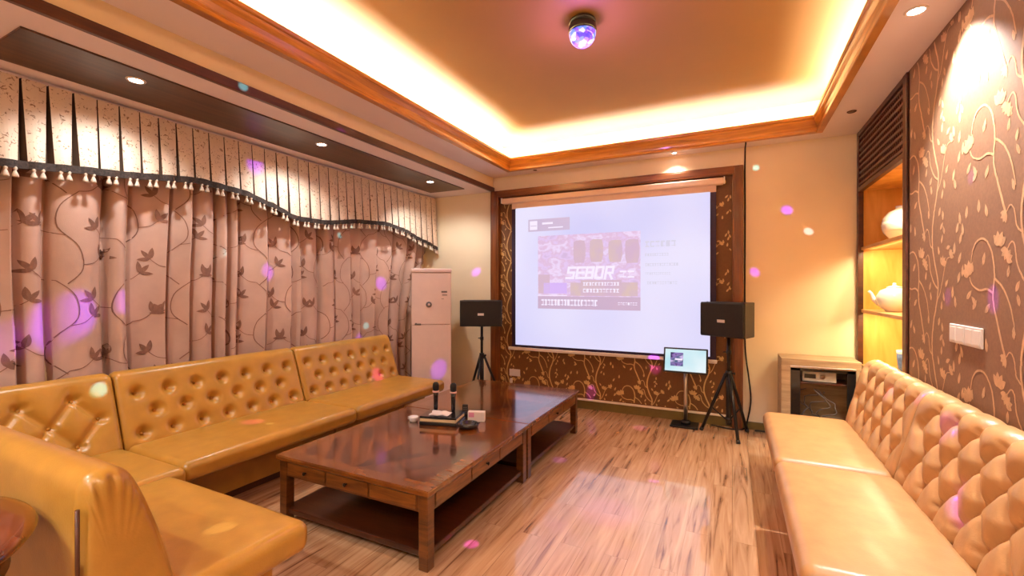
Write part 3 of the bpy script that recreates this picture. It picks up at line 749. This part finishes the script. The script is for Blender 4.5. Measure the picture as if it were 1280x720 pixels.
# ------------------------------------------------------------------ projection screen
def emis_noise(name, cols, scale, strength, detail=3, rnd=None):
    m, t, b = nt(name)
    tc = t.nodes.new('ShaderNodeTexCoord'); mp = t.nodes.new('ShaderNodeMapping'); mp.inputs['Scale'].default_value = scale
    n = t.nodes.new('ShaderNodeTexNoise'); n.inputs['Scale'].default_value = 1; n.inputs['Detail'].default_value = detail
    t.links.new(tc.outputs['Object'], mp.inputs['Vector']); t.links.new(mp.outputs['Vector'], n.inputs['Vector'])
    r = t.nodes.new('ShaderNodeValToRGB'); e = r.color_ramp.elements
    e[0].position = .32; e[0].color = c4(cols[0]); e[1].position = .68; e[1].color = c4(cols[-1])
    for k, c in enumerate(cols[1:-1]): q = e.new(.32+.36*(k+1)/(len(cols)-1)); q.color = c4(c)
    t.links.new(n.outputs['Fac'], r.inputs['Fac']); t.links.new(r.outputs['Color'], b.inputs['Emission Color'])
    setp(b, Base_Color=(.03, .03, .03, 1), Roughness=.8); b.inputs['Emission Strength'].default_value = strength
    return m
E_ = .81
M['scrwhite'] = emis_noise('screen_lit', [srgb(210, 208, 250), srgb(224, 220, 252), srgb(236, 232, 254)], (.7, 1, .7), E_, 1)
M['scrpic'] = emis_noise('screen_picture', [srgb(214, 186, 226), srgb(228, 202, 244), srgb(222, 188, 222), srgb(238, 220, 252), srgb(224, 190, 226)], (6, 1, 9), E_, 5)
M['scrbar'] = glow('screen_caption_bar', srgb(204, 176, 204), E_)
M['scrbox'] = emis_noise('screen_speaker_picture', [srgb(212, 180, 208), srgb(216, 188, 198)], (5, 1, 5), E_, 2)
M['scrtan'] = emis_noise('screen_tan_picture', [srgb(212, 182, 206), srgb(220, 194, 186)], (8, 1, 5), E_, 2)
M['scrtext'] = glow('screen_white_text', srgb(244, 234, 255), E_*1.02)
M['scrgrey'] = glow('screen_grey_text', srgb(214, 210, 232), E_)
M['scrhead'] = glow('screen_header', srgb(206, 186, 216), E_)
M['scrlilac'] = glow('screen_lilac_picture', srgb(216, 184, 248), E_)

ps = thing('projection_screen', 'large pull-down projection screen showing a purple presentation slide', 'projection screen', (-1.35, 5.10, 0))
PX = 1.35
mb = MB(); mb.box(-2.645+PX, -.085+PX, -.035, .04, 2.505, 2.575, .014, 3); cas = mb.build('casing', M['casing'], ps)
mb = MB(); mb.box(-2.66+PX, -2.645+PX, -.03, .035, 2.515, 2.585, .004); mb.box(-.085+PX, -.072+PX, -.03, .035, 2.515, 2.585, .004); mb.build('end_cap', M['white'], cas)
mb = MB(); mb.box(-2.515+PX, -.155+PX, -.0015, .0015, .695, 2.51); mb.build('border', M['screenborder'], ps)
mb = MB(); mb.box(-2.515+PX, -.155+PX, -.0022, -.0014, 2.435, 2.51); mb.build('head_shadow', M['casing'], ps)  # shadow of the casing on the fabric, drawn as a coloured strip
SY = -.0030
mb = MB(); mb.box(-2.463+PX, -.212+PX, -.0030, -.0016, .722, 2.44); sc = mb.build('lit_surface', M['scrwhite'], ps)
mb = MB(); mb.box(-2.56+PX, -.145+PX, -.018, .014, .655, .692, .006); mb.build('bottom_bar', M['white'], ps)
def panel(name, mat, x0, x1, z0, z1, lay=1, parent=None):
    mb = MB(); y = SY-.0006*lay; mb.box(x0+PX, x1+PX, y, y+.0004, z0, z1); return mb.build(name, mat, parent or ps)
panel('header_box', M['scrhead'], -2.285, -1.745, 2.135, 2.285, 1, sc)
panel('header_icon', M['scrtext'], -2.265, -2.165, 2.155, 2.265, 2, sc)
panel('header_line', M['scrtext'], -2.10, -1.96, 2.215, 2.24, 2, sc); panel('header_line', M['scrtext'], -2.02, -1.83, 2.165, 2.18, 2, sc); panel('header_line', M['scrhead'], -2.255, -2.175, 2.2, 2.208, 3, sc)
pic = panel('slide_picture', M['scrpic'], -2.155, -.92, 1.185, 2.075, 1, sc)
for (x0, x1, z0, z1, mm) in ((-1.70, -1.55, 1.735, 2.0, 'scrbox'), (-1.50, -1.34, 1.74, 2.005, 'scrtan'), (-1.28, -1.12, 1.735, 1.985, 'scrtan'), (-1.09, -.93, 1.72, 1.985, 'scrbox')):
    mb = MB(); y = SY-.0012
    cz = (z0+z1)/2; h2 = (z1-z0)/2; cx = (x0+x1)/2; w2 = (x1-x0)/2
    V = [(cx+PX+dx*w2, y, cz+dz*h2) for dx, dz in ((-.75, -1), (.75, -1), (.98, -.4), (1, .35), (.8, .95), (.3, 1), (-.5, 1), (-.95, .85), (-1, 0), (-.95, -.6))]
    mb.add(V, [list(range(10))]); mb.build('pictured_speaker', M[mm], sc)
panel('picture_block', M['scrlilac'], -2.08, -1.78, 1.37, 1.50, 2, sc); panel('picture_block', M['scrbox'], -2.15, -2.0, 1.37, 1.60, 2, sc)
panel('picture_block', M['scrtan'], -1.735, -1.61, 1.345, 1.50, 2, sc); panel('picture_block', M['scrtan'], -1.13, -.95, 1.345, 1.50, 2, sc); panel('picture_block', M['scrbox'], -1.61, -1.13, 1.345, 1.53, 2, sc)
panel('caption_bar', M['scrbar'], -2.155, -.92, 1.185, 1.335, 2, sc); panel('caption_bar', M['scrtext'], -2.155, -1.78, 1.342, 1.352, 3, sc)
# square-built logo lettering, drawn as stroked letters
GL = {'S': [[(1, .93), (.12, .93), (.12, .52), (.9, .52), (.9, .07), (0, .07)]], 'E': [[(1, .93), (.1, .93), (.1, .07), (1, .07)], [(.1, .5), (.95, .5)]],
      'B': [[(.1, .07), (.1, .93), (.9, .93), (.9, .52), (.1, .52)], [(.9, .52), (.9, .07), (.02, .07)]], 'O': [[(.1, .2), (.1, .93), (.9, .93), (.9, .07), (.1, .07), (.1, .2)]],
      'R': [[(.1, 0), (.1, .93), (.9, .93), (.9, .45), (.1, .45)], [(.5, .45), (.92, 0)]]}
mb = MB(); lw, lh, gx, sw = .096, .142, .115, .030
for k, ch in enumerate('SEBOR'):
    for st in GL[ch]:
        for (a, c) in zip(st, st[1:]):
            A_ = Vector((a[0]*lw+.18*a[1]*lh, a[1]*lh)); C_ = Vector((c[0]*lw+.18*c[1]*lh, c[1]*lh)); d = (C_-A_).normalized()*sw*.42; n_ = Vector((-d.y, d.x))*1.1
            q = [A_-d-n_, C_+d-n_, C_+d+n_, A_-d+n_]; y = SY-.0022-.00005*len(mb.v)/400
            mb.add([(p.x-1.79+PX+gx*k, y, p.y+1.547) for p in q], [[0, 1, 2, 3]])
mb.build('slide_logo', M['scrtext'], sc, recalc=False)
def pseudo(x0, x1, z0, z1, n, mat, lay, seed, name='caption_line'):
    """a blurred line of small characters: strokes too soft to read"""
    rr = random.Random(seed); mb = MB(); y = SY-.0006*lay; w = (x1-x0)/n
    for k in range(n):
        a = x0+w*k+PX; b_ = a+w*.8; h = z1-z0
        mb.box(a, b_, y, y+.0004, z0+h*rr.choice((.0, .1)), z0+h*.2)
        mb.box(a+w*rr.choice((.0, .25, .5)), a+w*rr.choice((.0, .25, .5))+w*.2, y, y+.0004, z0, z1)
        mb.box(a, b_, y, y+.0004, z0+h*.75, z1)
    mb.build(name, mat, sc, recalc=False)
pseudo(-1.15, -.97, 1.555, 1.635, 2, M['scrtext'], 3, 5, 'slide_logo_characters')
pseudo(-1.58, -1.15, 1.465, 1.505, 12, M['scrtext'], 3, 1); pseudo(-1.58, -1.15, 1.385, 1.43, 11, M['scrtext'], 3, 2)
pseudo(-2.11, -1.40, 1.225, 1.30, 17, M['scrtext'], 3, 3); pseudo(-1.17, -.95, 1.245, 1.275, 8, M['scrtext'], 3, 4)
pseudo(-.87, -.54, 1.89, 1.955, 6, M['scrgrey'], 1, 6); pseudo(-.87, -.62, 1.79, 1.82, 10, M['scrgrey'], 1, 7); pseudo(-.87, -.52, 1.68, 1.71, 14, M['scrgrey'], 1, 8); pseudo(-.87, -.60, 1.585, 1.61, 12, M['scrgrey'], 1, 9); pseudo(-.85, -.53, 1.48, 1.51, 12, M['scrgrey'], 1, 10)

# ------------------------------------------------------------------ song kiosk
t = thing('touchscreen_kiosk', 'small lit touchscreen monitor on a metal pole standing below the screen', 'monitor', (-.44, 5.00, 0))
mb = MB(); mb.box(-.145, .125, -.115, .10, 0, .022, .008); mb.lathe([(0, .022), (.05, .022), (.05, .05), (.03, .06), (0, .06)], 20); mb.build('base', M['metalblk'], t)
mb = MB(); mb.tube([(0, 0, .05), (0, 0, .66)], .020, 16); mb.build('pole', M['chrome'], t)
tilt = Matrix.Translation((0, -.045, .685)) @ Matrix.Rotation(R_(-16), 4, 'X')
mb = MB(); mb.box(-.215, .215, -.014, .018, -.13, .13, .007, mat=tilt); mb.box(-.06, .06, .016, .05, -.06, .04, .006, mat=tilt); mon = mb.build('monitor_case', M['black'], t)
M['monlit'] = emis_noise('monitor_lit', [srgb(176, 226, 238), srgb(226, 244, 250)], (4, 1, 4), .81, 1)
M['monpic'] = emis_noise('monitor_picture', [srgb(44, 34, 96), srgb(150, 120, 200), srgb(50, 90, 130), srgb(210, 190, 240)], (16, 10, 22), .75, 3)
mb = MB(); mb.box(-.198, .198, -.0155, -.0138, -.113, .113, mat=tilt); mb.build('screen', M['monlit'], mon)
mb = MB(); mb.box(-.145, -.02, -.0165, -.0156, -.062, .078, mat=tilt); mb.build('screen_picture', M['monpic'], mon)
mb = MB(); mb.box(-.10, -.025, -.0172, -.0166, .0, .018, mat=tilt); mb.build('screen_caption', M['scrtext'], mon)

# ------------------------------------------------------------------ media console in the right corner
t = thing('media_console', 'pale grey wood media console with dark glazed front in the right back corner', 'cabinet', (.70, 4.965, 0))
cw, cd, ch = .30, .17, .795
mb = MB()
mb.box(-cw, cw, -cd, cd, ch-.075, ch, .004); mb.box(-cw, -cw+.075, -cd, cd, 0, ch-.073, .004); mb.box(cw-.04, cw, -cd, cd, 0, ch-.073, .004); mb.box(-cw+.07, cw-.03, -cd, cd, 0, .10, .003); mb.box(-cw+.07, cw-.03, cd-.02, cd, .10, ch-.073)
mb.build('body', M['console'], t)
mb = MB(); a0, a1, z0, z1 = -cw+.077, cw-.042, .102, ch-.077
mb.box(a0, a0+.075, -cd+.012, -cd+.035, z0, z1, .003); mb.box(a1-.06, a1, -cd+.012, -cd+.035, z0, z1, .003); mb.box(a0, a1, -cd+.012, -cd+.035, z1-.03, z1, .003); mb.box(a0, a1, -cd+.012, -cd+.035, z0, z0+.05, .003)
dr = mb.build('door', M['blackgloss'], t)
mb = MB(); mb.box(a0-.004, a1+.004, -cd-.002, -cd+.012, z1-.004, z1+.016, .003); mb.build('metal_rail', M['chrome'], t)
mb = MB(); mb.box(a0, a1, -cd+.05, cd-.02, z1-.15, z1-.135, .002); mb.build('shelf', M['tableshelf'], t)
t2 = thing('amplifier', 'grey audio receiver on the upper shelf inside the media console', 'amplifier', (.70, 4.975, ch-.077-.1345))
mb = MB(); mb.box(-.125, .135, -.09, .12, .004, .092, .004); mb.build('case', M['plategrey'], t2)
mb = MB(); mb.lathe([(0, 0), (.02, 0), (.018, .014), (0, .014)], 18, mat=Matrix.Translation((.03, -.09, .05)) @ rx); mb.build('volume_knob', M['chrome'], t2)
mb = MB(); mb.box(-.11, -.02, -.0915, -.0895, .03, .07); mb.build('display', M['blackgloss'], t2)
t2 = thing('amplifier', 'dark audio box behind tangled cables at the bottom of the media console', 'amplifier', (.69, 4.975, .1025))
mb = MB(); mb.box(-.12, .12, -.09, .11, 0, .12, .004); mb.build('case', M['black'], t2)
mb = MB(); mb.box(-.10, .10, -.0915, -.0895, .03, .09); mb.build('front_plate', M['chrome'], t2)
mb = MB()
rr = random.Random(4)
for k in range(5):
    pts = []; x = -.10+.05*k
    for j in range(12): f = j/11; pts.append((x+.05*sin(7*f+k*1.3)+.02*rr.uniform(-1, 1), -.02+.07*sin(3*f+k), .255+.24*f+.02*sin(9*f+2*k)))
    mb.tube(pts, .005, 6)
o = mb.build('cable_bundle', M['acgrey']); o.location = (.69, 4.975, 0); tag(o, 'tangled pale cables hanging inside the media console', 'cable')

# cord beside the frame
mb = MB()
pts = [(.112, 4.93, 2.872), (.112, 4.95, 2.85), (.110, 5.05, 2.84), (.112, 5.16, 2.80), (.110, 5.171, 2.6), (.113, 5.171, 2.2), (.111, 5.171, 1.6), (.112, 5.171, 1.0), (.12, 5.165, .75), (.15, 5.15, .5), (.165, 5.14, .3), (.14, 5.13, .12), (.10, 5.10, .012), (-.02, 5.06, .008), (-.12, 5.09, .008), (-.2, 5.12, .008)]
q = [Vector(p) for p in pts]; sm = []
for i in range(len(q)-1):
    p0, p1, p2, p3 = q[max(0, i-1)], q[i], q[i+1], q[min(len(q)-1, i+2)]
    for k in range(6):
        t_ = k/6; sm.append(.5*((2*p1)+(-p0+p2)*t_+(2*p0-5*p1+4*p2-p3)*t_**2+(-p0+3*p1-3*p2+p3)*t_**3))
sm.append(q[-1]); mb.tube(sm, .007, 8)
tag(mb.build('hanging_cable', M['rubber']), 'thin black cable running down the right edge of the brown frame', 'cable')
mb = MB(); pts = [(.20+.05*k, 5.09+.02*sin(k*1.3), .011) for k in range(8)]; mb.tube(pts, .0085, 8)
tag(mb.build('floor_cable', M['rubber']), 'black cable lying along the skirting behind the right speaker stand', 'cable')

# ------------------------------------------------------------------ display niche
t = thing('display_niche', 'built-in lit wooden display niche with dark lattice header beside the vine wallpaper', 'cabinet', (XR, 4.5, 0))
NX = .40; n0, n1 = NY0-4.5+.002, YB-4.5-.02
mb = MB(); mb.box(-.012, .03, n0, n0+.075, 0, ZS-.002, .005); mb.box(-.012, .03, n1-.055, n1, 0, ZS-.002, .005); mb.box(-.010, .028, n0+.07, n1-.05, ZS-.045, ZS-.003, .004); mb.box(-.010, .028, n0+.07, n1-.05, 2.325, 2.365, .004); mb.build('face_frame', M['lattice'], t)
for q0, q1 in ((n0, n0+.02), (n1-.02, n1)): mb = MB(); mb.box(.03, NX, q0, q1, 0, 2.34); mb.build('side_panel', M['niche'], t)
mb = MB(); mb.box(NX, NX+.015, n0, n1, 0, ZS-.01); mb.build('back_panel', M['niche'], t)
mb = MB(); mb.box(.03, NX, n0+.02, n1-.02, 2.335, 2.36); mb.build('top_panel', M['niche'], t)
for z in (1.815, 1.245, .74):
    mb = MB(); mb.box(.012, NX, n0+.021, n1-.021, z-.028, z, .003); mb.build('shelf', M['nicheshelf'], t)
mb = MB(); z0, z1 = 2.365, ZS-.045; y0, y1 = n0+.072, n1-.052
N = 9
for k in range(N): z = z0+(z1-z0)*(k+.5)/N; mb.box(-.004, .014, y0, y1, z-.011, z+.011, .002)
NV = 30
for k in range(1, NV): y = y0+(y1-y0)*k/NV; mb.box(.004, .012, y-.006, y+.006, z0, z1)
mb.build('lattice', M['lattice'], t)
mb = MB(); mb.box(.020, .026, y0, y1, z0, z1); mb.build('lattice_backing', M['darktrim'], t)
# porcelain
t = thing('porcelain_vase', 'white round moon vase on the upper niche shelf', 'vase', (1.245, 4.72, 1.8153))
mb = MB(); mb.lathe([(0, 0), (.055, 0), (.058, .012), (.075, .03), (.118, .085), (.132, .145), (.122, .205), (.085, .255), (.045, .275), (.038, .285), (.042, .30), (.036, .30), (.030, .285), (0, .28)], 36); mb.build('body', M['porcelain'], t)
mb = MB(); mb.lathe([(.1185, .086), (.1265, .11), (.1325, .145), (.129, .175), (.128, .175), (.1310, .145), (.125, .11), (.117, .086)], 36); mb.build('painted_band', M['porcelain'], t)
t = thing('porcelain_teapot', 'white round porcelain teapot on the middle niche shelf', 'teapot', (1.195, 4.70, 1.2453))
mb = MB(); mb.lathe([(0, 0), (.06, 0), (.063, .01), (.095, .035), (.122, .085), (.120, .13), (.095, .175), (.055, .195), (0, .197)], 36); mb.build('body', M['porcelain'], t)
mb = MB(); mb.lathe([(0, .194), (.055, .194), (.050, .206), (.02, .214), (.010, .222), (.014, .234), (0, .24)], 28); mb.build('lid', M['porcelain'], t)
mb = MB(); mb.tube([(-.08, .06, .06), (-.115, .09, .10), (-.13, .105, .15), (-.145, .115, .17)], [.024, .018, .012, .011], 12); mb.build('spout', M['porcelain'], t)
mb = MB(); mb.tube([(.085, -.06, .14), (.125, -.09, .15), (.14, -.10, .10), (.12, -.088, .05), (.09, -.066, .05)], .010, 10); mb.build('handle', M['porcelain'], t)
t = thing('porcelain_jar', 'tall white jar behind the teapot on the middle niche shelf', 'jar', (1.33, 4.86, 1.2453))
mb = MB(); mb.lathe([(0, 0), (.04, 0), (.05, .02), (.062, .09), (.055, .14), (.03, .165), (.028, .185), (.034, .19), (.026, .19), (0, .18)], 28); mb.build('body', M['porcelain'], t)
t = thing('porcelain_bowl', 'small blue and white cup low in the niche behind the sofa', 'cup', (1.255, 4.68, .7403))
mb = MB(); mb.lathe([(0, 0), (.032, 0), (.034, .012), (.042, .05), (.050, .13), (.052, .19), (.049, .19), (.045, .13), (0, .02)], 28); mb.build('bowl', M['porcblue'], t)
mb = MB(); mb.lathe([(.0515, .165), (.0535, .168), (.0545, .19), (.052, .194), (.049, .19), (.0515, .165)], 28); mb.build('rim', M['porcelain'], t)

# ------------------------------------------------------------------ wall plates
def plate(name, label, cat, loc, rz, w, h, n, group=None, part='rocker'):
    t = thing(name, label, cat, loc, rz, group)
    mb = MB(); mb.box(-w/2, w/2, -.009, 0, -h/2, h/2, .004); mb.build('faceplate', M['white'], t)
    for k in range(n):
        x = -w/2+w*(k+.5)/n; mb = MB(); mb.box(x-w/n*.36, x+w/n*.36, -.0115, -.008, -h*.36, h*.36, .002); mb.build(part, M['white'], t)
    return t
plate('light_switch', 'white double rocker switch plate on the vine wallpaper, nearer the niche', 'light switch', (XR-.0015, 3.085, 1.208), -pi/2, .172, .098, 2)
plate('light_switch', 'white double rocker switch plate on the vine wallpaper, further from the niche', 'light switch', (XR-.0015, 2.910, 1.208), -pi/2, .172, .098, 2)
plate('power_outlet', 'white power outlet on the floral panel near the left frame post', 'outlet', (-2.50, YB-.0235, .355), 0, .15, .088, 2, part='socket')
t = thing('power_plug', 'small white plug with lead just below the white power outlet', 'plug', (-2.545, YB-.0235, .25), 0)
mb = MB(); mb.box(-.014, .014, -.03, 0, -.03, .03, .004); mb.build('plug_body', M['white'], t)
mb = MB(); mb.tube([(0, -.018, -.028), (0, -.016, -.07), (.004, -.012, -.124)], .004, 8); mb.build('lead', M['white'], t)

# ------------------------------------------------------------------ disco light
t = thing('disco_light', 'small rotating disco light with glowing blue and purple dome on the ceiling', 'disco light', (-.885, 2.84, ZC))
mb = MB(); mb.lathe([(0, 0), (.075, 0), (.085, -.008), (.086, -.030), (0, -.030)], 32); mb.build('mount', M['blackgloss'], t)
mb = MB(); mb.lathe([(0, -.030), (.080, -.030), (.090, -.045), (.092, -.085), (.086, -.09), (0, -.09)], 32); mb.build('housing', M['blackgloss'], t)
def dome_mat():
    m, tr, b = nt('disco_dome')
    tc = tr.nodes.new('ShaderNodeTexCoord'); vo = tr.nodes.new('ShaderNodeTexVoronoi'); vo.inputs['Scale'].default_value = 34
    tr.links.new(tc.outputs['Object'], vo.inputs['Vector'])
    r = tr.nodes.new('ShaderNodeValToRGB'); e = r.color_ramp.elements; r.color_ramp.interpolation = 'CONSTANT'
    e[0].position = 0; e[0].color = c4(srgb(60, 40, 210)); e[1].position = .25; e[1].color = c4(srgb(150, 110, 250))
    for p, c in ((.45, (90, 130, 250)), (.62, (205, 190, 255)), (.8, (120, 60, 220))): q = e.new(p); q.color = c4(srgb(*c))
    sp = tr.nodes.new('ShaderNodeSeparateColor'); tr.links.new(vo.outputs['Color'], sp.inputs[0]); tr.links.new(sp.outputs[0], r.inputs['Fac'])
    tr.links.new(r.outputs['Color'], b.inputs['Emission Color']); b.inputs['Emission Strength'].default_value = 1.3
    setp(b, Base_Color=(.1, .1, .3, 1), Roughness=.1, Coat_Weight=1.)
    return m
mb = MB(); mb.lathe([(.088, -.088), (.087, -.105), (.080, -.130), (.066, -.152), (.044, -.168), (.020, -.176), (0, -.178)], 32); o = mb.build('dome', dome_mat(), t)
mb = MB(); mb.lathe([(0, -.181), (.012, -.180), (.022, -.174), (0, -.168)], 18, mat=Matrix.Translation((-.03, -.045, .028))); mb.build('lamp_core', glow('disco_core', (.85, .85, 1.), 6), t)

# ------------------------------------------------------------------ downlights
def downlight(label, x, y, z, on=True, r=.045, group=None):
    t = thing('downlight', label, 'downlight', (x, y, z), 0, group)
    mb = MB(); mb.lathe([(r*.78, .0), (r*.80, -.006), (r, -.006), (r*1.12, -.001), (r*1.12, .0)], 28); mb.build('trim_ring', M['lampring'] if on else M['lensOff'], t)
    mb = MB(); mb.lathe([(0, -.0035), (r*.79, -.0035), (r*.79, -.001), (0, -.001)], 28); mb.build('lens', M['lensOn'] if on else M['lensOff'], t)
    return t
zb_ = ZL-.0101
downlight('lit downlight in the dark soffit board nearest the viewer', -3.21, 1.414, zb_)
downlight('lit downlight halfway along the dark soffit board', -3.205, 2.76, zb_)
downlight('lit downlight at the far end of the dark soffit board', -3.20, 4.31, zb_)
downlight('lit downlight in the right soffit above the vine wallpaper', .85, 3.005, ZS-.0001)
downlight('unlit dark downlight in the right soffit near the display niche', .868, 4.50, ZS-.0001, False, .03)
downlight('unlit small downlight in the back soffit near the cornice corner', -2.17, 5.04, ZS-.0001, False, .022)
downlight('lit downlight in the back soffit above the projection screen', -.56, 5.05, ZS-.0001, True, .028)
downlight('lit downlight in the top of the display niche', 1.21, 4.35, 2.3349, True, .035)

# ------------------------------------------------------------------ lights
def area(name, loc, rot, sx, sy, power, col):
    l = bpy.data.lights.new(name, 'AREA'); l.shape = 'RECTANGLE'; l.size = sx; l.size_y = sy; l.energy = power; l.color = col
    o = bpy.data.objects.new(name, l); COL.objects.link(o); o.location = loc; o.rotation_euler = rot; return o
def spot(name, loc, target, power, col, ang, blend=.5, rad=.03):
    l = bpy.data.lights.new(name, 'SPOT'); l.energy = power; l.color = col; l.spot_size = R_(ang); l.spot_blend = blend; l.shadow_soft_size = rad
    o = bpy.data.objects.new(name, l); COL.objects.link(o); o.location = loc
    o.rotation_euler = (Vector(target)-Vector(loc)).to_track_quat('-Z', 'Y').to_euler(); return o
WARM = (1., .95, .84)
COVE = 44.
lx, ly = OX1-OX0, OY1-OY0
zc = ZS+.10
area('cove_lamp', (OX0-.07, (OY0+OY1)/2, zc), (pi, R_(-12), 0), .05, ly, COVE*ly/3*2.3, WARM)
area('cove_lamp', (OX1+.07, (OY0+OY1)/2, zc), (pi, R_(12), 0), .05, ly, COVE*ly/3*.8, WARM)
area('cove_lamp', ((OX0+OX1)/2, OY1+.07, zc), (pi, 0, 0), lx, .05, COVE*lx/3*1.1, WARM)
area('cove_lamp', ((OX0+OX1)/2, OY0-.07, zc), (pi, 0, 0), lx, .05, COVE*lx/3, WARM)
DL = (1., .98, .97)
for (x, y, z, tx, ty, p, a) in ((-3.21, 1.414, zb_-.02, -4.0, 1.45, 40, 125), (-3.205, 2.76, zb_-.02, -4.0, 2.8, 40, 125), (-3.20, 4.31, zb_-.02, -3.40, 5.0, 40, 130),
        (.85, 3.005, ZS-.02, 1.25, 2.9, 230, 100), (-.56, 5.05, ZS-.02, -.56, 5.10, 18, 110)):
    spot('downlight_and_fill', (x, y, z), (tx, ty, 0), p, DL, a, .6, .04)
# unseen fill lamps added along the soffit, out of view, without fittings
for (x, y) in ((.85, 1.4), (.85, -.4), (-2.65, -.6), (-1.6, -1.3), (-.2, -1.3)):
    spot('downlight_and_fill', (x, y, ZS-.02), (x-.1 if x > 0 else x, y+.35, 0), 66 if x > 0 else 135, DL, 120, .7, .05)
spot('niche_lamp', (1.21, 4.35, 2.32), (1.21, 4.35, 0), 45, (1., .78, .46), 120, .6, .03)
area('niche_strip', (1.08, 4.47, 1.78), (0, R_(-25), 0), .02, 1.1, 11, (1., .80, .44))
area('niche_strip', (1.08, 4.47, 1.21), (0, R_(-25), 0), .02, 1.1, 11, (1., .80, .44))

# beams thrown by the disco light
DB = Vector((-.885, 2.84, ZC-.19))
PUR = (.27, .02, 1.); MAG = (.6, .05, 1.); CY = (.25, .9, 1.); WH = (.8, .8, 1.)
T = [((-3.8, 1.31, 1.26), (.2, .01, 1.), 5.5, 1.2), ((-3.8, 1.06, 1.16), PUR, 4, .8), ((-3.8, 2.72, 1.62), PUR, 3, 1.), ((-3.8, 4.19, 1.53), PUR, 3, 1.), ((-3.8, 1.62, 1.36), PUR, 3, .7), ((-3.72, 2.5, 2.5), PUR, 4, .7),
     ((-3.55, 1.39, .82), CY, 1.6, .7), ((-2.83, 1.8, 2.73), CY, 1.8, 1.), ((-3.04, 2.72, 2.70), WH, 1.2, .7), ((-1.32, 2.16, 0), MAG, 1.9, 1.2), ((-1.3, 3.54, 0), PUR, 3, .4), ((-.85, 4.71, 0), MAG, 3, .4), ((-.72, 2.86, 0), PUR, 9, .25),
     ((.84, 2.43, .56), PUR, 3.2, 1.), ((.88, 2.71, .79), PUR, 3.4, .7), ((.90, 3.09, .88), MAG, 3, .6), ((.86, 3.55, .80), MAG, 2.6, .5),
     ((.48, 5.18, 2.21), PUR, 2.2, 1.), ((.66, 5.18, 1.99), WH, 1.6, .7), ((-3.09, 5.18, 1.65), PUR, 2.2, 1.), ((.20, 5.18, 1.60), PUR, 2., .8), ((.21, 5.18, 2.66), CY, 1.6, .6), ((-.77, 5.16, .57), MAG, 2.6, 1.6), ((-1.5, 5.16, .2), PUR, 2.2, 1.4),
     ((1.04, 2.96, 1.99), PUR, 2.2, .9), ((1.04, 2.75, 1.4), PUR, 2.8, 1.2), ((1.04, 3.22, 1.4), PUR, 2.2, .8), ((-3.2, 4.5, .47), PUR, 3.4, .5), ((-3.2, 2.13, .45), MAG, 2.6, .9), ((-3.04, 2.16, .45), WH, 1.0, .8), ((-1.91, 1.13, .45), WH, 2.0, .5), ((-3.5, 3.74, .46), MAG, 2.8, 1.2),
     ((-3.8, 3.86, .89), PUR, 2.4, .7), ((-3.8, 3.57, 2.05), CY, 1.4, .5), ((-3.8, 3.95, 1.05), CY, 1.3, .6), ((-3.8, 2.3, 1.75), CY, 1.5, .6)]
for (p, c, a, k) in T:
    p = Vector(p); d = (p-DB).length; st = DB+(p-DB).normalized()*.03
    spot('disco_beam', st, p, 60*k*d*d, c, a, .8, .005)
l = bpy.data.lights.new('disco_glow', 'POINT'); l.energy = 9; l.color = (.55, .22, 1.); l.shadow_soft_size = .06
o = bpy.data.objects.new('disco_glow', l); COL.objects.link(o); o.location = DB+Vector((0, 0, -.06))

# world: only a trace of ambient
w = bpy.data.worlds.new('World'); S.world = w; w.use_nodes = True
w.node_tree.nodes['Background'].inputs['Color'].default_value = (.3, .2, .15, 1); w.node_tree.nodes['Background'].inputs['Strength'].default_value = .05

# ------------------------------------------------------------------ camera and view
cam = bpy.data.cameras.new('camera'); co = bpy.data.objects.new('camera', cam); COL.objects.link(co)
cam.sensor_width = 36; cam.lens = 559.8/1280*36; cam.clip_start = .05
co.location = (0, 0, 1.45); co.rotation_euler = (pi/2-.00239, 0, .4580)
S.camera = co
S.view_settings.view_transform = 'Standard'; S.view_settings.look = 'None'; S.view_settings.exposure = .3; S.view_settings.gamma = 1.; S.view_settings.use_curve_mapping = False
try:
    S.cycles.max_bounces = 8; S.cycles.diffuse_bounces = 5; S.cycles.use_denoising = True; S.cycles.sample_clamp_indirect = 6.
except Exception: pass
